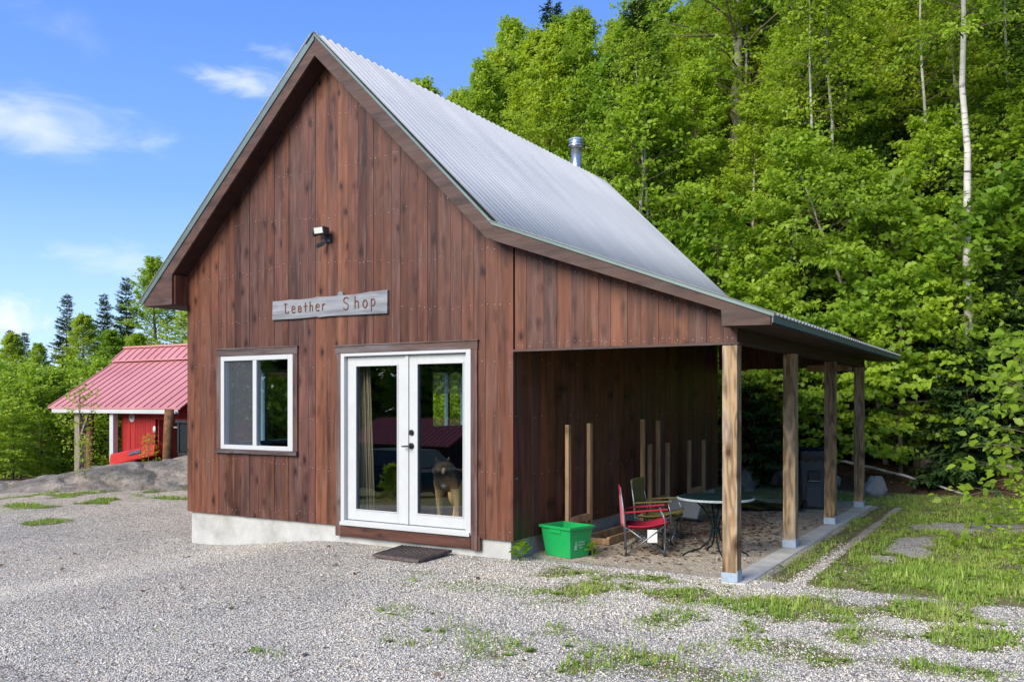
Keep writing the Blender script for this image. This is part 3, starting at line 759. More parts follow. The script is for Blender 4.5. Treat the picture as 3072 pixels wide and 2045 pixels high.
mb = MB(); mb.box(-4.47, -3.04, -.026, -.0005, z1+.002, z1+.087, 0, .3); mb.box(-4.475, -3.035, -.034, .0, z1+.088, z1+.102, 0, .3); mb.build('window_head_trim', M['trim_h'], wo, bevel=.002)
mb = MB(); mb.box(-4.468, x0-.002, -.022, -.0005, z0-.0, z1+.001, 0, .2); mb.build('window_side_trim', M['trim_v'], wo, bevel=.002)
mb = MB(); mb.box(x1+.002, -3.044, -.022, -.0005, z0-.0, z1+.001, 0, .7); mb.build('window_side_trim', M['trim_v'], wo, bevel=.002)
mb = MB(); mb.box(-4.485, -3.035, -.05, .0, z0-.05, z0-.003, 0, .4); mb.build('sill', M['trim_h'], wo, bevel=.003)
# ---- left wall windows (seen through the glass)
for (a, b, c, d) in (LW1, LW2):
    mb = MB()
    for q in ((a, a+.06), (b-.06, b), ((a+b)/2-.03, (a+b)/2+.03)): mb.box(-5.05, -4.97, q[0], q[1], c, d)
    for q in ((c, c+.06), (d-.06, d)): mb.box(-5.049, -4.971, a+.06, b-.06, q[0], q[1])
    o = mb.build('window', M['teal_trim'], shop)
    mb = MB(); mb.box(-5.012, -5.008, a+.05, b-.05, c+.05, d-.05); mb.build('pane', M['glass_win'], o)
mb = MB()
for k in range(22):
    z = 2.40-.021*k; mb.bar((-4.935, 5.38, z), (-4.935, 6.57, z), .028, .0022, (.35, 0, 1))
mb.box(-4.955, -4.915, 5.37, 6.58, 2.405, 2.44); mb.build('window_blind', M['blind'], shop)
# ---- french door
df = MB()
x0, x1, z0, z1 = DOOR; zs = .36
ring(df, x0, x1, zs, z1, .055, .062, .045, .034, -.024, .10)
df.box(x0+.004, x1-.004, -.05, -.0245, zs-.012, zs+.03)
do = df.build('door_frame', M['white'], shop, bevel=.004)
def leaf_door(a, b, ga, gb, gz0, gz1):
    mb = MB(); ring(mb, a, b, .412, 2.317, ga-a, b-gb, gz0-.412, 2.317-gz1, .030, .074)
    o = mb.build('door', M['white_paint'], shop, bevel=.003)
    p = MB(); p.box(ga, gb, .050, .054, gz0, gz1); p.build('pane', M['glass'], o)
    q = MB(); ring(q, ga-.001, gb+.001, gz0-.001, gz1+.001, .012, .012, .012, .012, .022, .0295); q.build('glazing_bead', M['white'], o)
    s = MB()
    for xx in (ga-.004, gb+.001): s.box(xx, xx+.003, .0285, .0298, .42, 2.31)
    return o
dl = leaf_door(-2.288, -1.386, -2.160, -1.536, .53, 2.215)
dr = leaf_door(-1.381, -.583, -1.268, -.638, .535, 2.222)
mb = MB(); mb.box(-1.425, -1.379, .012, .0295, .412, 2.317); mb.build('astragal', M['white_paint'], dl, bevel=.004)
mb = MB()
for z, r in ((1.445, .032), (1.296, .034)):
    if z < 1.4: mb.build('deadbolt', M['black_metal'], dr); mb = MB()
    n0 = len(mb.v); mb.lathe([(r, 0), (r, .012), (r*.75, .02)], (0, 0, 0), 20)
    for i in range(n0, len(mb.v)):
        x, y, zz = mb.v[i]; mb.v[i] = (-1.343+x, .0285-zz, z+y)
mb.tube([(-1.343, .02, 1.296), (-1.343, -.035, 1.296), (-1.365, -.042, 1.294), (-1.43, -.042, 1.29)], [.011, .011, .010, .008], 8)
mb.build('handle', M['black_metal'], dr)
# trims round the door
mb = MB(); mb.box(-2.433, -.428, -.026, -.0005, z1+.003, z1+.085, 0, .6); mb.box(-2.44, -.42, -.036, .0, z1+.086, z1+.1, 0, .6); mb.build('door_head_trim', M['trim_h'], shop, bevel=.002)
mb = MB(); mb.box(-2.430, x0-.002, -.022, -.0005, .215, z1+.002, 0, .2); mb.build('door_side_trim', M['trim_v'], shop, bevel=.002)
mb = MB(); mb.box(x1+.002, -.436, -.022, -.0005, .205, z1+.002, 0, .5); mb.build('door_side_trim', M['trim_v'], shop, bevel=.002)
mb = MB(); mb.box(-.4355, -.405, -.012, .03, .205, .36, 0, .5); mb.box(x0+.0, x1-.0, -.03, .0395, .222, .345, 0, .35); mb.build('kick_board', M['kick'], shop, bevel=.004)
# ---- curtain and dog behind the door
mb = MB(); n = 40
for k in range(n):
    f0, f1 = k/n, (k+1)/n
    def cp(f, z, w0, w1):
        return (-2.34+f*(w0 if z > 1 else w1), .24+.03*math.sin(f*26)+.012*math.sin(f*61), z)
    mb.add([cp(f0, .40, .20, .29), cp(f1, .40, .20, .29), cp(f1, 2.42, .20, .29), cp(f0, 2.42, .20, .29)], [(0, 1, 2, 3)])
cu = mb.build('curtain', M['curtain'], None, smooth=True)
sm = cu.modifiers.new('thick', 'SOLIDIFY'); sm.thickness = .004
tag(cu, 'beige full-length curtain hanging inside the left glass door', 'curtain')

def skin_obj(name, verts, edges, radii, material, root=0, sub=2, parent=None, loc=(0, 0, 0), rz=0):
    me = bpy.data.meshes.new(name); me.from_pydata(verts, edges, [])
    me.materials.append(material)
    o = bpy.data.objects.new(name, me); link(o, parent); o.location = loc; o.rotation_euler = (0, 0, rz)
    sk = o.modifiers.new('skin', 'SKIN'); sk.use_smooth_shade = True
    if not me.skin_vertices: me.attributes.new('x', 'FLOAT', 'POINT')
    for i, r in enumerate(radii):
        d = me.skin_vertices[0].data[i]; d.radius = r if hasattr(r, '__len__') else (r, r); d.use_root = (i == root)
    ss = o.modifiers.new('sub', 'SUBSURF'); ss.levels = sub; ss.render_levels = sub
    return o
def skin_safe(*a, **k):
    return skin_obj(*a, **k)
# dog: -y is its front (before rotation)
DV = [(0,.0,.50),(0,-.22,.50),(0,-.36,.53),(0,-.46,.62),(0,-.53,.67),(0,-.63,.655),(0,-.70,.645),       # hip.. chest, neck, skull, muzzle
      (0,.16,.50),(0,.27,.47),(0,.40,.36),(0,.50,.26),                                              # rump, tail
      (-.10,-.34,.42),(-.11,-.33,.25),(-.11,-.31,.12),(-.11,-.33,.03),(-.11,-.38,.015),               # front legs
      (.10,-.34,.42),(.11,-.33,.25),(.11,-.31,.12),(.11,-.33,.03),(.11,-.38,.015),
      (-.10,.12,.40),(-.11,.06,.27),(-.11,.20,.14),(-.11,.17,.03),(-.11,.11,.015),
      (.10,.12,.40),(.11,.06,.27),(.11,.20,.14),(.11,.17,.03),(.11,.11,.015),
      (-.065,-.50,.73),(-.085,-.50,.80),(.065,-.50,.73),(.085,-.50,.80)]
DE = [(0,1),(1,2),(2,3),(3,4),(4,5),(5,6),(0,7),(7,8),(8,9),(9,10),(2,11),(11,12),(12,13),(13,14),(14,15),(2,16),(16,17),(17,18),(18,19),(19,20),
      (7,21),(21,22),(22,23),(23,24),(24,25),(7,26),(26,27),(27,28),(28,29),(29,30),(4,31),(31,32),(4,33),(33,34)]
DR = [.13,.155,.15,.12,.105,.065,.042,.13,.05,.06,.03, .07,.045,.032,.034,.03, .07,.045,.032,.034,.03, .085,.065,.034,.034,.03, .085,.065,.034,.034,.03, .028,.008,.028,.008]
dog = empty('dog', (-1.37, 1.00, .354), .22)
tag(dog, 'tan and dark brown shaggy dog standing behind the right glass door looking out', 'dog')
try:
    body = skin_obj('dog_body', DV, DE, DR, M['fur'], 0, 2, dog)
except Exception as ex:
    print('skin failed', ex)
def blob(name, c, r, m, parent, n=14):
    mb = MB(); prof = [(max(.001, math.sin(PI*k/n)), -math.cos(PI*k/n)) for k in range(n+1)]
    mb.lathe(prof, (0, 0, 0), 18)
    mb.v = [(c[0]+p[0]*r[0], c[1]+p[1]*r[1], c[2]+p[2]*r[2]) for p in mb.v]
    return mb.build(name, m, parent, smooth=True, local=True)
blob('nose', (0, -.742, .655), (.024, .018, .02), M['black_metal'], dog)
for sx in (-1, 1): blob('eye', (sx*.045, -.612, .70), (.013, .012, .013), M['black_metal'], dog)
blob('white_bib', (0, -.455, .50), (.05, .035, .075), M['fur_white'], dog)
for sx in (-1, 1): blob('cheek', (sx*.045, -.60, .645), (.04, .05, .045), M['fur_face'], dog)

# ================================================================== things on the shop front
sg = empty('sign_board', (-2.545, -.03, 2.93))
tag(sg, 'weathered grey plank sign carved with the words Leather Shop above the door', 'sign')
bot = [(-3.455,2.803),(-3.0,2.800),(-2.72,2.808),(-2.68,2.798),(-2.5,2.806),(-2.1,2.800),(-1.645,2.794)]
topl = [(-1.640,3.062),(-1.9,3.055),(-2.1,3.040),(-2.30,3.038),(-2.315,3.075),(-2.345,3.088),(-2.375,3.075),(-2.39,3.038),(-2.6,3.040),(-2.72,3.048),(-2.78,3.035),(-3.0,3.030),(-3.15,3.040),(-3.3,3.030),(-3.445,3.034)]
mb = MB(); mb.prism([(x, -.034, z) for x, z in bot+topl], (0, .03, 0), 0, .4); mb.build('board', M['grey_board'], sg, bevel=.004)
LET = {'L': [[(.0,.97),(.5,.97)],[(.22,.95),(.22,.05),(.75,.05),(.78,.2)]],
       'e': [[(.05,.38),(.6,.38),(.6,.55),(.42,.68),(.2,.66),(.05,.45),(.05,.2),(.2,.02),(.45,.0),(.62,.1)]],
       'a': [[(.08,.5),(.25,.65),(.48,.63),(.58,.5),(.58,.02)],[(.56,.38),(.3,.42),(.1,.28),(.12,.08),(.3,.02),(.54,.14)]],
       't': [[(.3,.95),(.3,.02)],[(.0,.58),(.62,.58)]],
       'h': [[(.1,1.0),(.1,.02)],[(.1,.45),(.25,.6),(.45,.6),(.55,.48),(.55,.02)]],
       'r': [[(.1,.66),(.1,.02)],[(.1,.42),(.28,.62),(.52,.64)]],
       'S': [[(.66,.88),(.5,.98),(.2,.97),(.05,.82),(.08,.62),(.3,.53),(.52,.47),(.66,.34),(.62,.12),(.42,.0),(.18,.02),(.02,.14)]],
       'o': [[(.32,.0),(.12,.1),(.05,.32),(.14,.55),(.34,.64),(.54,.55),(.62,.32),(.54,.1),(.32,.0)]],
       'p': [[(.1,.68),(.1,-.30)],[(.1,.52),(.3,.66),(.52,.58),(.58,.38),(.5,.18),(.28,.1),(.1,.2)]]}
def letters(text, x, z, h, adv, slope=0.0):
    for ch in text:
        if ch != ' ':
            mb = MB()
            for st in LET[ch]:
                mb.tube([(x+px*h*.78, -.0345, z+pz*h) for px, pz in st], .0085, 6)
            mb.build('letter', M['letter'], sg)
        x += adv.get(ch, .118); z += slope
lt = letters('Leather', -3.245, 2.872, .118, {'L': .125, 'e': .100, 'a': .100, 't': .092, 'h': .100}, .001)
l2 = letters('Shop', -2.292, 2.868, .145, {'S': .165, 'h': .125, 'o': .118}, .002)
# flood light with motion sensor
fl = empty('security_light', (-2.56, -.02, 3.74))
tag(fl, 'small black motion-sensor floodlight on the gable above the sign', 'floodlight')
mb = MB(); mb.box(-2.60, -2.50, -.035, -.001, 3.68, 3.78); mb.bar((-2.55, -.03, 3.74), (-2.55, -.10, 3.79), .03, .03); mb.bar((-2.55, -.03, 3.70), (-2.60, -.075, 3.655), .025, .025); mb.build('mount', M['lamp_body'], fl, bevel=.006)
mb = MB(); mb.hexa([(-2.63, -.17, 3.755), (-2.47, -.17, 3.755), (-2.49, -.05, 3.76), (-2.61, -.05, 3.76)], [(-2.63, -.19, 3.845), (-2.47, -.19, 3.845), (-2.49, -.06, 3.85), (-2.61, -.06, 3.85)]); lh = mb.build('lamp_head', M['lamp_body'], fl, bevel=.008)
mb = MB(); mb.hexa([(-2.615, -.176, 3.767), (-2.485, -.176, 3.767), (-2.485, -.172, 3.767), (-2.615, -.172, 3.767)], [(-2.615, -.190, 3.832), (-2.485, -.190, 3.832), (-2.485, -.186, 3.832), (-2.615, -.186, 3.832)]); mb.build('lens', M['lamp_face'], lh)
mb = MB(); mb.bar((-2.70, -.09, 3.80), (-2.635, -.09, 3.81), .055, .05); mb.bar((-2.70, -.12, 3.775), (-2.68, -.05, 3.80), .03, .06); mb.build('side_lamp', M['lamp_body'], fl, bevel=.008)
mb = MB(); mb.bar((-2.585, -.06, 3.67), (-2.63, -.13, 3.625), .045, .05); mb.build('sensor', M['lamp_body'], fl, bevel=.008)
# door mat
mt = MB(); mt.hexa([(-1.36, -.63, .150), (-.75, -.64, .142), (-.74, -.05, .165), (-1.42, -.05, .16)], [(-1.36, -.63, .178), (-.75, -.64, .170), (-.74, -.05, .192), (-1.42, -.05, .188)])
for k in range(14):
    f = k/13; mt.bar((-1.34+.57*f, -.62, .181-.006*f), (-1.39+.63*f, -.07, .194), .012, .007)
o = mt.build('door_mat', M['rubber_mat'], None); tag(o, 'dark worn rubber mat lying on the gravel below the glass doors', 'door mat')

# ================================================================== things under the lean-to
def text_marks(mb, x0, x1, y, z, h, n, rnd):
    w = (x1-x0)/n
    for k in range(n):
        a = x0+k*w
        if rnd.random() < .25: mb.box(a, a+w*.75, y-.0015, y, z, z+h*.25); mb.box(a, a+w*.25, y-.0015, y, z+h*.25, z+h)
        elif rnd.random() < .5: mb.box(a, a+w*.25, y-.0015, y, z, z+h); mb.box(a+w*.25, a+w*.75, y-.0015, y, z+h*.7, z+h)
        else: mb.box(a, a+w*.7, y-.0015, y, z, z+h*.3); mb.box(a, a+w*.7, y-.0015, y, z+h*.65, z+h)
# green bin: local frame, front = -y (long side), right end = +x carries the print
bx = .0
bn = empty('storage_bin', (.335, .56, .138), math.radians(-16))
tag(bn, 'bright green plastic storage bin on the gravel at the shop corner', 'storage bin')
def taper(mb, x0, x1, y0, y1, z0, X0, X1, Y0, Y1, z1, m=0):
    mb.hexa([(x0,y0,z0),(x1,y0,z0),(x1,y1,z0),(x0,y1,z0)], [(X0,Y0,z1),(X1,Y0,z1),(X1,Y1,z1),(X0,Y1,z1)], m)
mb = MB(); th = .006
B0 = (-.18, .18, -.13, .15); B1 = (-.215, .215, -.175, .185); hh = .325
o_ = [(B0[0],B0[2],0),(B0[1],B0[2],0),(B0[1],B0[3],0),(B0[0],B0[3],0),(B1[0],B1[2],hh),(B1[1],B1[2],hh),(B1[1],B1[3],hh),(B1[0],B1[3],hh)]
i_ = [(B0[0]+th,B0[2]+th,th),(B0[1]-th,B0[2]+th,th),(B0[1]-th,B0[3]-th,th),(B0[0]+th,B0[3]-th,th),(B1[0]+th,B1[2]+th,hh),(B1[1]-th,B1[2]+th,hh),(B1[1]-th,B1[3]-th,hh),(B1[0]+th,B1[3]-th,hh)]
mb.add(o_+i_, [(0,3,2,1),(0,1,5,4),(1,2,6,5),(2,3,7,6),(3,0,4,7),(8,9,10,11),(8,12,13,9),(9,13,14,10),(10,14,15,11),(11,15,12,8),(4,5,13,12),(5,6,14,13),(6,7,15,14),(7,4,12,15)])
mb.build('bin_body', M['green_plastic'], bn, bevel=.01, local=True)
mb = MB()
for a in ((B1[0]-.016, B1[1]+.016, B1[2]-.016, B1[2]+.002), (B1[0]-.016, B1[1]+.016, B1[3]-.002, B1[3]+.016), (B1[0]-.016, B1[0]+.002, B1[2]+.002, B1[3]-.002), (B1[1]-.002, B1[1]+.016, B1[2]+.002, B1[3]-.002)):
    mb.box(a[0], a[1], a[2], a[3], hh-.022, hh+.006)
mb.build('rim', M['green_plastic'], bn, bevel=.003, local=True)
mb = MB(); mb.box(-.09, .075, -.178, -.163, .255, .312); mb.build('handle', M['green_plastic'], bn, bevel=.006, local=True)
mb = MB(); rr = random.Random(3)   # printed panel on the end: local y<->x swapped by hand
def endmark(a0, a1, z0, z1):
    xx = lambda z: B0[1]+(B1[1]-B0[1])*z/hh+.0008
    mb.add([(xx(z0), a0, z0), (xx(z0), a1, z0), (xx(z1), a1, z1), (xx(z1), a0, z1)], [(0, 1, 2, 3)])
for z, a0, a1, n in ((.158, -.02, .075, 7), (.128, -.035, .085, 8), (.098, .0, .05, 4)):
    for k in range(n):
        s = (a1-a0)/n; a = a0+s*k
        endmark(a, a+s*.28, z, z+.017); endmark(a+s*.28, a+s*.72, z+(.0 if k % 3 else .012), z+(.005 if k % 3 else .017))
endmark(-.066, -.056, .13, .175); endmark(-.074, -.048, .112, .13); endmark(-.08, -.066, .088, .108); endmark(-.058, -.042, .088, .108)
mb.build('print', M['white_print'], bn, local=True)

# firewood racks
def rack(label, y_a, y_b, x, h, gap, group):
    r = empty('firewood_rack', (x, y_a, .14)); tag(r, label, 'firewood rack', group)
    for y in (y_a, y_b):
        for k in (0, 1):
            yy = y+k*gap; mb = MB(); hh = h+rr.uniform(-.02, .02)
            mb.box(x-.019, x+.025, yy-.034, yy+.034, .12, .14+hh, 0, rr.random()); mb.build('upright', M['stud'], r, bevel=.003)
        mb = MB(); mb.bar((x+.01, y+.02, .46), (x+.01, y+gap-.02, .46), .038, .075, t=rr.random()); mb.build('crossbar', M['stud'], r, bevel=.003)
        for k in (0, 1):
            mb = MB(); yy = y+k*gap+(.03 if k == 0 else -.03); e = y+k*gap+(.15 if k == 0 else -.15)
            mb.bar((x+.01, yy, .30), (x+.01, e, .42), .03, .05, (1, 0, 0), t=rr.random()); mb.build('brace', M['stud'], r, bevel=.003)
    for dx in (-.05, .24):
        mb = MB(); mb.bar((x+dx, y_a+gap, .185), (x+dx, y_b+.1, .175), .04, .085, t=rr.random()); mb.build('rail', M['stud'], r, bevel=.003)
    mb = MB(); mb.bar((x-.05, y_a+gap+.0, .175), (x+.26, y_a+gap+.0, .175), .038, .07, t=.3); mb.build('end_rail', M['stud'], r, bevel=.003)
rack('tall wooden firewood rack frame nearest the corner, empty, beside the green bin', .86, 3.02, .20, 1.405, .55, 'empty firewood racks along the side wall')
rack('shorter wooden firewood rack frame standing farther along the dark side wall', 3.22, 4.78, .22, 1.075, .66, 'empty firewood racks along the side wall')

# folding camp chairs: local +x is forward
def camp_chair(name, label, loc, rz, seat_m, back_m, arm_m, hs=1., tagcloth=False):
    r = empty(name, loc, rz); r.scale = (.90, .90, .91); tag(r, label, 'camping chair', 'folding camp chairs under the lean-to')
    w = .27*hs; d = .23; H = .36; HB = .80
    def leg(p, q, rad=.0095):
        mb = MB(); mb.tube([p, q], rad, 8); mb.build('leg', M['tube_steel'], r, smooth=True, local=True)
    fl_, fr_, bl_, br_ = (d, -w, .012), (d, w, .012), (-d, -w, .012), (-d, w, .012)
    for a, b in ((fl_, (d, w, H)), (fr_, (d, -w, H)), (bl_, (-d, w, H-.03)), (br_, (-d, -w, H-.03)), (fl_, (-d, -w, H-.03)), (bl_, (d, -w, H)), (fr_, (-d, w, H-.03)), (br_, (d, w, H))):
        o = .012 if a[0] > 0 else -.012
        leg((a[0]+0, a[1]+o*.3, a[2]), (b[0], b[1]+o, b[2]))
    for s in (-1, 1):
        mb = MB(); mb.tube([(-d, s*w, .02), (-d-.02, s*w, .45), (-d-.07, s*w, HB)], .010, 8); mb.build('back_post', M['tube_steel'], r, smooth=True, local=True)
        mb = MB(); mb.tube([(d, s*w, .02), (d, s*w, .40), (d-.04, s*w, .545)], .009, 8); mb.build('arm_post', M['tube_steel'], r, smooth=True, local=True)
        mb = MB(); mb.hexa([(-d-.01, s*w-.03, .500), (d+.03, s*w-.04, .545), (d+.03, s*w+.04, .545), (-d-.01, s*w+.03, .500)], [(-d-.01, s*w-.03, .515), (d+.03, s*w-.04, .56), (d+.03, s*w+.04, .56), (-d-.01, s*w+.03, .515)])
        mb.build('armrest', arm_m, r, bevel=.006, local=True)
        for x_ in (d, -d):
            mb = MB(); mb.box(x_-.018, x_+.018, s*w-.016, s*w+.016, .0, .028); mb.build('foot', M['black_metal'], r, bevel=.004, local=True)
    n = 10; V = []; 
    for i in range(n+1):
        for j in range(n+1):
            u = i/n; v = j/n; x = -d+.02+u*(2*d+.02); y = (v-.5)*2*w*.98
            V.append((x, y, .30+.06*u+.055*(abs(2*v-1))**2-.03*math.sin(PI*u)))
    F = [(i*(n+1)+j, (i+1)*(n+1)+j, (i+1)*(n+1)+j+1, i*(n+1)+j+1) for i in range(n) for j in range(n)]
    mb = MB(); mb.add(V, F); s = mb.build('seat', seat_m, r, smooth=True, local=True); q = s.modifiers.new('thick', 'SOLIDIFY'); q.thickness = .012
    mb = MB(); mb.prism([(d+.025, -w, .345), (d+.025, w, .345), (d+.03, w*.9, .31), (d+.03, -w*.9, .31)], (.004, 0, 0)); mb.build('seat_front', seat_m, r, local=True)
    V = []
    for i in range(n+1):
        for j in range(n+1):
            u = i/n; v = j/n; z = .33+u*(HB-.33); x = -d-.02-.05*(z-.3)/.5-.035*math.sin(PI*v)*(1-.5*u)
            V.append((x, (v-.5)*2*w*1.03, z+(.01*math.sin(PI*v) if i == n else 0)))
    mb = MB(); mb.add(V, F, 0)
    for k in range(len(mb.f)):
        i = k//n; mb.m[k] = 1 if i >= n-2 else 0
    b = mb.build('backrest', [back_m, seat_m], r, smooth=True, local=True); q = b.modifiers.new('thick', 'SOLIDIFY'); q.thickness = .012
    if tagcloth:
        mb = MB(); mb.box(.02, .135, -w-.014, -w-.010, .16, .31); mb.build('care_tag', M['tag_cloth'], r, local=True)
    return r
camp_chair('camping_chair', 'folding camping chair with red canvas seat and faded pink back', (1.00, 1.14, .14), math.radians(25), M['red_cloth'], M['pink_cloth'], M['red_cloth'], .88, True)
camp_chair('camping_chair', 'folding camping chair with olive canvas, behind the red one', (.82, 2.02, .14), math.radians(6), M['olive_cloth'], M['olive_cloth'], M['olive_cloth'], 1.)
# round garden table
tb = empty('garden_table', (1.745, 1.29, .14)); tag(tb, 'round dark green metal garden table on curved legs behind the first post', 'table')
mb = MB(); mb.lathe([(.30, .606), (.385, .612), (.398, .622), (.398, .634), (.39, .640), (.05, .642)], (0, 0, 0), 48); mb.build('tabletop', M['table_green'], tb, local=True)
mb = MB(); mb.lathe([(.397, .612), (.404, .616), (.404, .632), (.397, .637)], (0, 0, 0), 48, cap=False); mb.build('table_rim', M['table_edge'], tb, local=True)
for k in range(4):
    a = math.radians(200+90*k+12); c_, s_ = math.cos(a), math.sin(a)
    prof = [(.22, .608), (.13, .52), (.05, .40), (.03, .30), (.06, .18), (.16, .09), (.28, .055), (.335, .03), (.35, .006)]
    mb = MB(); mb.tube([(r*c_, r*s_, z) for r, z in prof], .0095, 8); mb.build('leg', M['table_green'], tb, smooth=True, local=True)
mb = MB(); mb.lathe([(.046, .27), (.052, .275), (.052, .295), (.046, .30)], (0, 0, 0), 20); mb.build('leg_ring', M['table_green'], tb, local=True)
# rubbish bin with liner bag
tc = empty('trash_can', (1.70, 6.36, .135), math.radians(20)); tag(tc, 'tall charcoal plastic trash can with black liner bag over its rim', 'trash can')
mb = MB(); taper(mb, -.20, .20, -.2, .2, 0, -.265, .265, -.25, .25, .88); mb.build('can_body', M['can_plastic'], tc, bevel=.03, local=True)
mb = MB(); mb.box(-.13, .05, -.255, -.2, .42, .60); mb.build('grip_recess', M['bag'], tc, bevel=.01, local=True)
mb = MB(); mb.box(-.13, .05, -.262, -.25, .435, .449); mb.build('grip_bar', M['tube_steel'], tc, local=True)
mb = MB(); mb.box(-.155, .085, -.236, -.2, .04, .36); mb.build('front_panel', M['can_plastic'], tc, bevel=.012, local=True)
V = []; n = 48; lv = [(.90, 1.02), (.94, 1.03), (.945, .98), (.80, 1.045), (.735, 1.03)]
lv = [(.80, .90), (.93, .98), (.945, 1.02), (.88, 1.045), (.80, 1.05), (.745, 1.03)]
for i, (z, s) in enumerate(lv):
    for k in range(n):
        a = 2*PI*k/n; ca, sa = math.cos(a), math.sin(a); q = max(abs(ca), abs(sa)); rr_ = s*(1+.012*math.sin(k*2.7+i)) 
        V.append((.268*ca/q*rr_*(.95 if i else .93), .255*sa/q*rr_*.96, z+.02*math.sin(k*1.9+i*1.3)*(1 if i > 2 else .3)))
F = [(i*n+k, i*n+(k+1) % n, (i+1)*n+(k+1) % n, (i+1)*n+k) for i in range(len(lv)-1) for k in range(n)]
mb = MB(); mb.add(V, F); mb.build('liner_bag', M['bag'], tc, smooth=True, local=True)
# crumpled sheet on the ground
def crumple(name, label, cat, loc, rz, lx, ly, h, m, seed):
    n = 34; V = []
    for i in range(n+1):
        for j in range(n+1):
            u, v = i/n*2-1, j/n*2-1
            x = u*lx*(1+.12*math.sin(v*5+seed)); y = v*ly*(1+.15*math.sin(u*4+seed*2))
            e = (1-u*u)*.6+.4
            z = h*e*(float(fbm(u*2.2+seed, v*2.6, 5, 4))*1.5-.35)+max(0, u-.55)*h*2.2*(1-abs(v))
            V.append((x, y, max(.004, z)))
    F = [(i*(n+1)+j, (i+1)*(n+1)+j, (i+1)*(n+1)+j+1, i*(n+1)+j+1) for i in range(n) for j in range(n)]
    mb = MB(); mb.add(V, F); o = mb.build(name, m, None, smooth=True, local=True); o.location = loc; o.rotation_euler = (0, 0, rz)
    q = o.modifiers.new('thick', 'SOLIDIFY'); q.thickness = .004
    tag(o, label, cat)
crumple('plastic_sheet', 'crumpled black plastic sheet on the dirt behind the garden table', 'plastic sheet', (1.0, 5.75, .14), math.radians(25), .62, .35, .13, M['bag'], 2.)
# grey tote
to = empty('storage_tote', (.52, 3.72, .20), math.radians(14)); tag(to, 'grey plastic tote tipped among the firewood racks behind the chairs', 'storage tote')
mb = MB(); taper(mb, -.19, .19, -.13, .13, 0, -.23, .23, -.16, .16, .24); q = mb.build('tote_body', M['tote'], to, bevel=.015, local=True)
mb = MB(); mb.box(-.245, .245, -.175, .175, .235, .26); mb.build('lid', M['tote'], to, bevel=.008, local=True); to.rotation_euler = (math.radians(-8), math.radians(6), math.radians(14))

# ================================================================== rocks, pole, tank
def rock(name, label, loc, r, seed, m, flat=.75, group=None):
    bm = bmesh.new(); bmesh.ops.create_icosphere(bm, subdivisions=4, radius=1)
    rg = random.Random(seed); pl = [(Vector((rg.uniform(-1, 1), rg.uniform(-1, 1), rg.uniform(-.3, 1))).normalized(), rg.uniform(.48, .8)) for _ in range(13)]
    for v in bm.verts:
        p = v.co.copy()
        for nrm, d in pl:
            k = p.dot(nrm)
            if k > d: p -= nrm*(k-d)*.96
        f = float(fbm(p.x*2+seed, p.y*2+p.z*1.7, seed, 4))
        p *= .80+.46*f
        v.co = Vector((p.x*r[0], p.y*r[1], p.z*r[2]))
    me = bpy.data.meshes.new(name); bm.to_mesh(me); bm.free(); me.materials.append(m)
    me.polygons.foreach_set('use_smooth', [True]*len(me.polygons))
    o = bpy.data.objects.new(name, me); link(o); o.location = loc; o.rotation_euler = (0, 0, seed*1.3); tag(o, label, 'rock', group)
rock('boulder', 'pale grey boulder behind the farthest lean-to post', (2.17, 8.95, .26), (.28, .22, .25), 3, M['rock_pale'])
rock('boulder', 'rounded grey boulder near the low end of the fallen birch pole', (3.55, 10.15, .25), (.30, .25, .20), 5, M['rock_pale'])
DR_ = [(2.95,10.6,.42,.55,'broad mossy rock under the fallen birch pole'),(4.15,10.6,.38,.3,'low dark rock at the foot of the wood on the far right'),(.55,9.7,.42,.5,'dark rock in the shade behind the trash can'),
       (-.25,9.2,.45,.5,'large shaded rock seen past the first post'),(1.15,9.6,.32,.35,'shaded rock left of the pale boulder'),(.1,8.3,.12,.14,'small stone in the grass behind the lean-to'),(3.9,10.9,.4,.4,'mossy rock between the birch pole and the right edge'),(.2,10.3,.6,.6,'big rock in the dark bank behind the lean-to')]
for k, (x, y, r, h, lb) in enumerate(DR_):
    rock('rock', lb, (x, y, gz(x, y)+h*.25), (r, r*.8, h*.62), 20+k, M['rock'], group='rocks along the foot of the wood')
mb = MB(); pts = [Vector((3.64, 9.50, .16)).lerp(Vector((1.20, 10.35, .66)), k/9) + Vector((0, 0, .05*math.sin(k*.35)-.015*(k % 2))) for k in range(10)]
mb.tube(pts, [.018+.014*k/9 for k in range(10)], 8); o = mb.build('fallen_pole', M['birch'], None, smooth=True); tag(o, 'thin fallen birch pole leaning across the rocks at the wood edge', 'fallen pole')
rock('stone', 'pale flat stone in the grass beside the first post', (2.62, -.02, .135), (.09, .05, .05), 41, M['rock_pale'])
tk = empty('metal_tank', (4.92, 8.9, .25)); tag(tk, 'pale blue-grey rounded metal tank at the right edge behind leaves', 'tank')
mb = MB(); prof = [(.02, 0), (.12, .012), (.2, .05), (.235, .11), (.24, .16), (.24, .50), (.235, .56), (.2, .62), (.12, .655), (.03, .665)]; mb.lathe(prof, (0, 0, 0), 28); mb.build('tank_shell', M['tank'], tk, smooth=True, local=True)
mb = MB(); mb.lathe([(.2, -.16), (.2, .06)], (0, 0, 0), 24); mb.build('foot_ring', M['tank'], tk, local=True)
mb = MB(); mb.lathe([(.10, .64), (.10, .74), (.085, .76)], (0, 0, 0), 20); mb.build('valve_collar', M['tank'], tk, local=True)

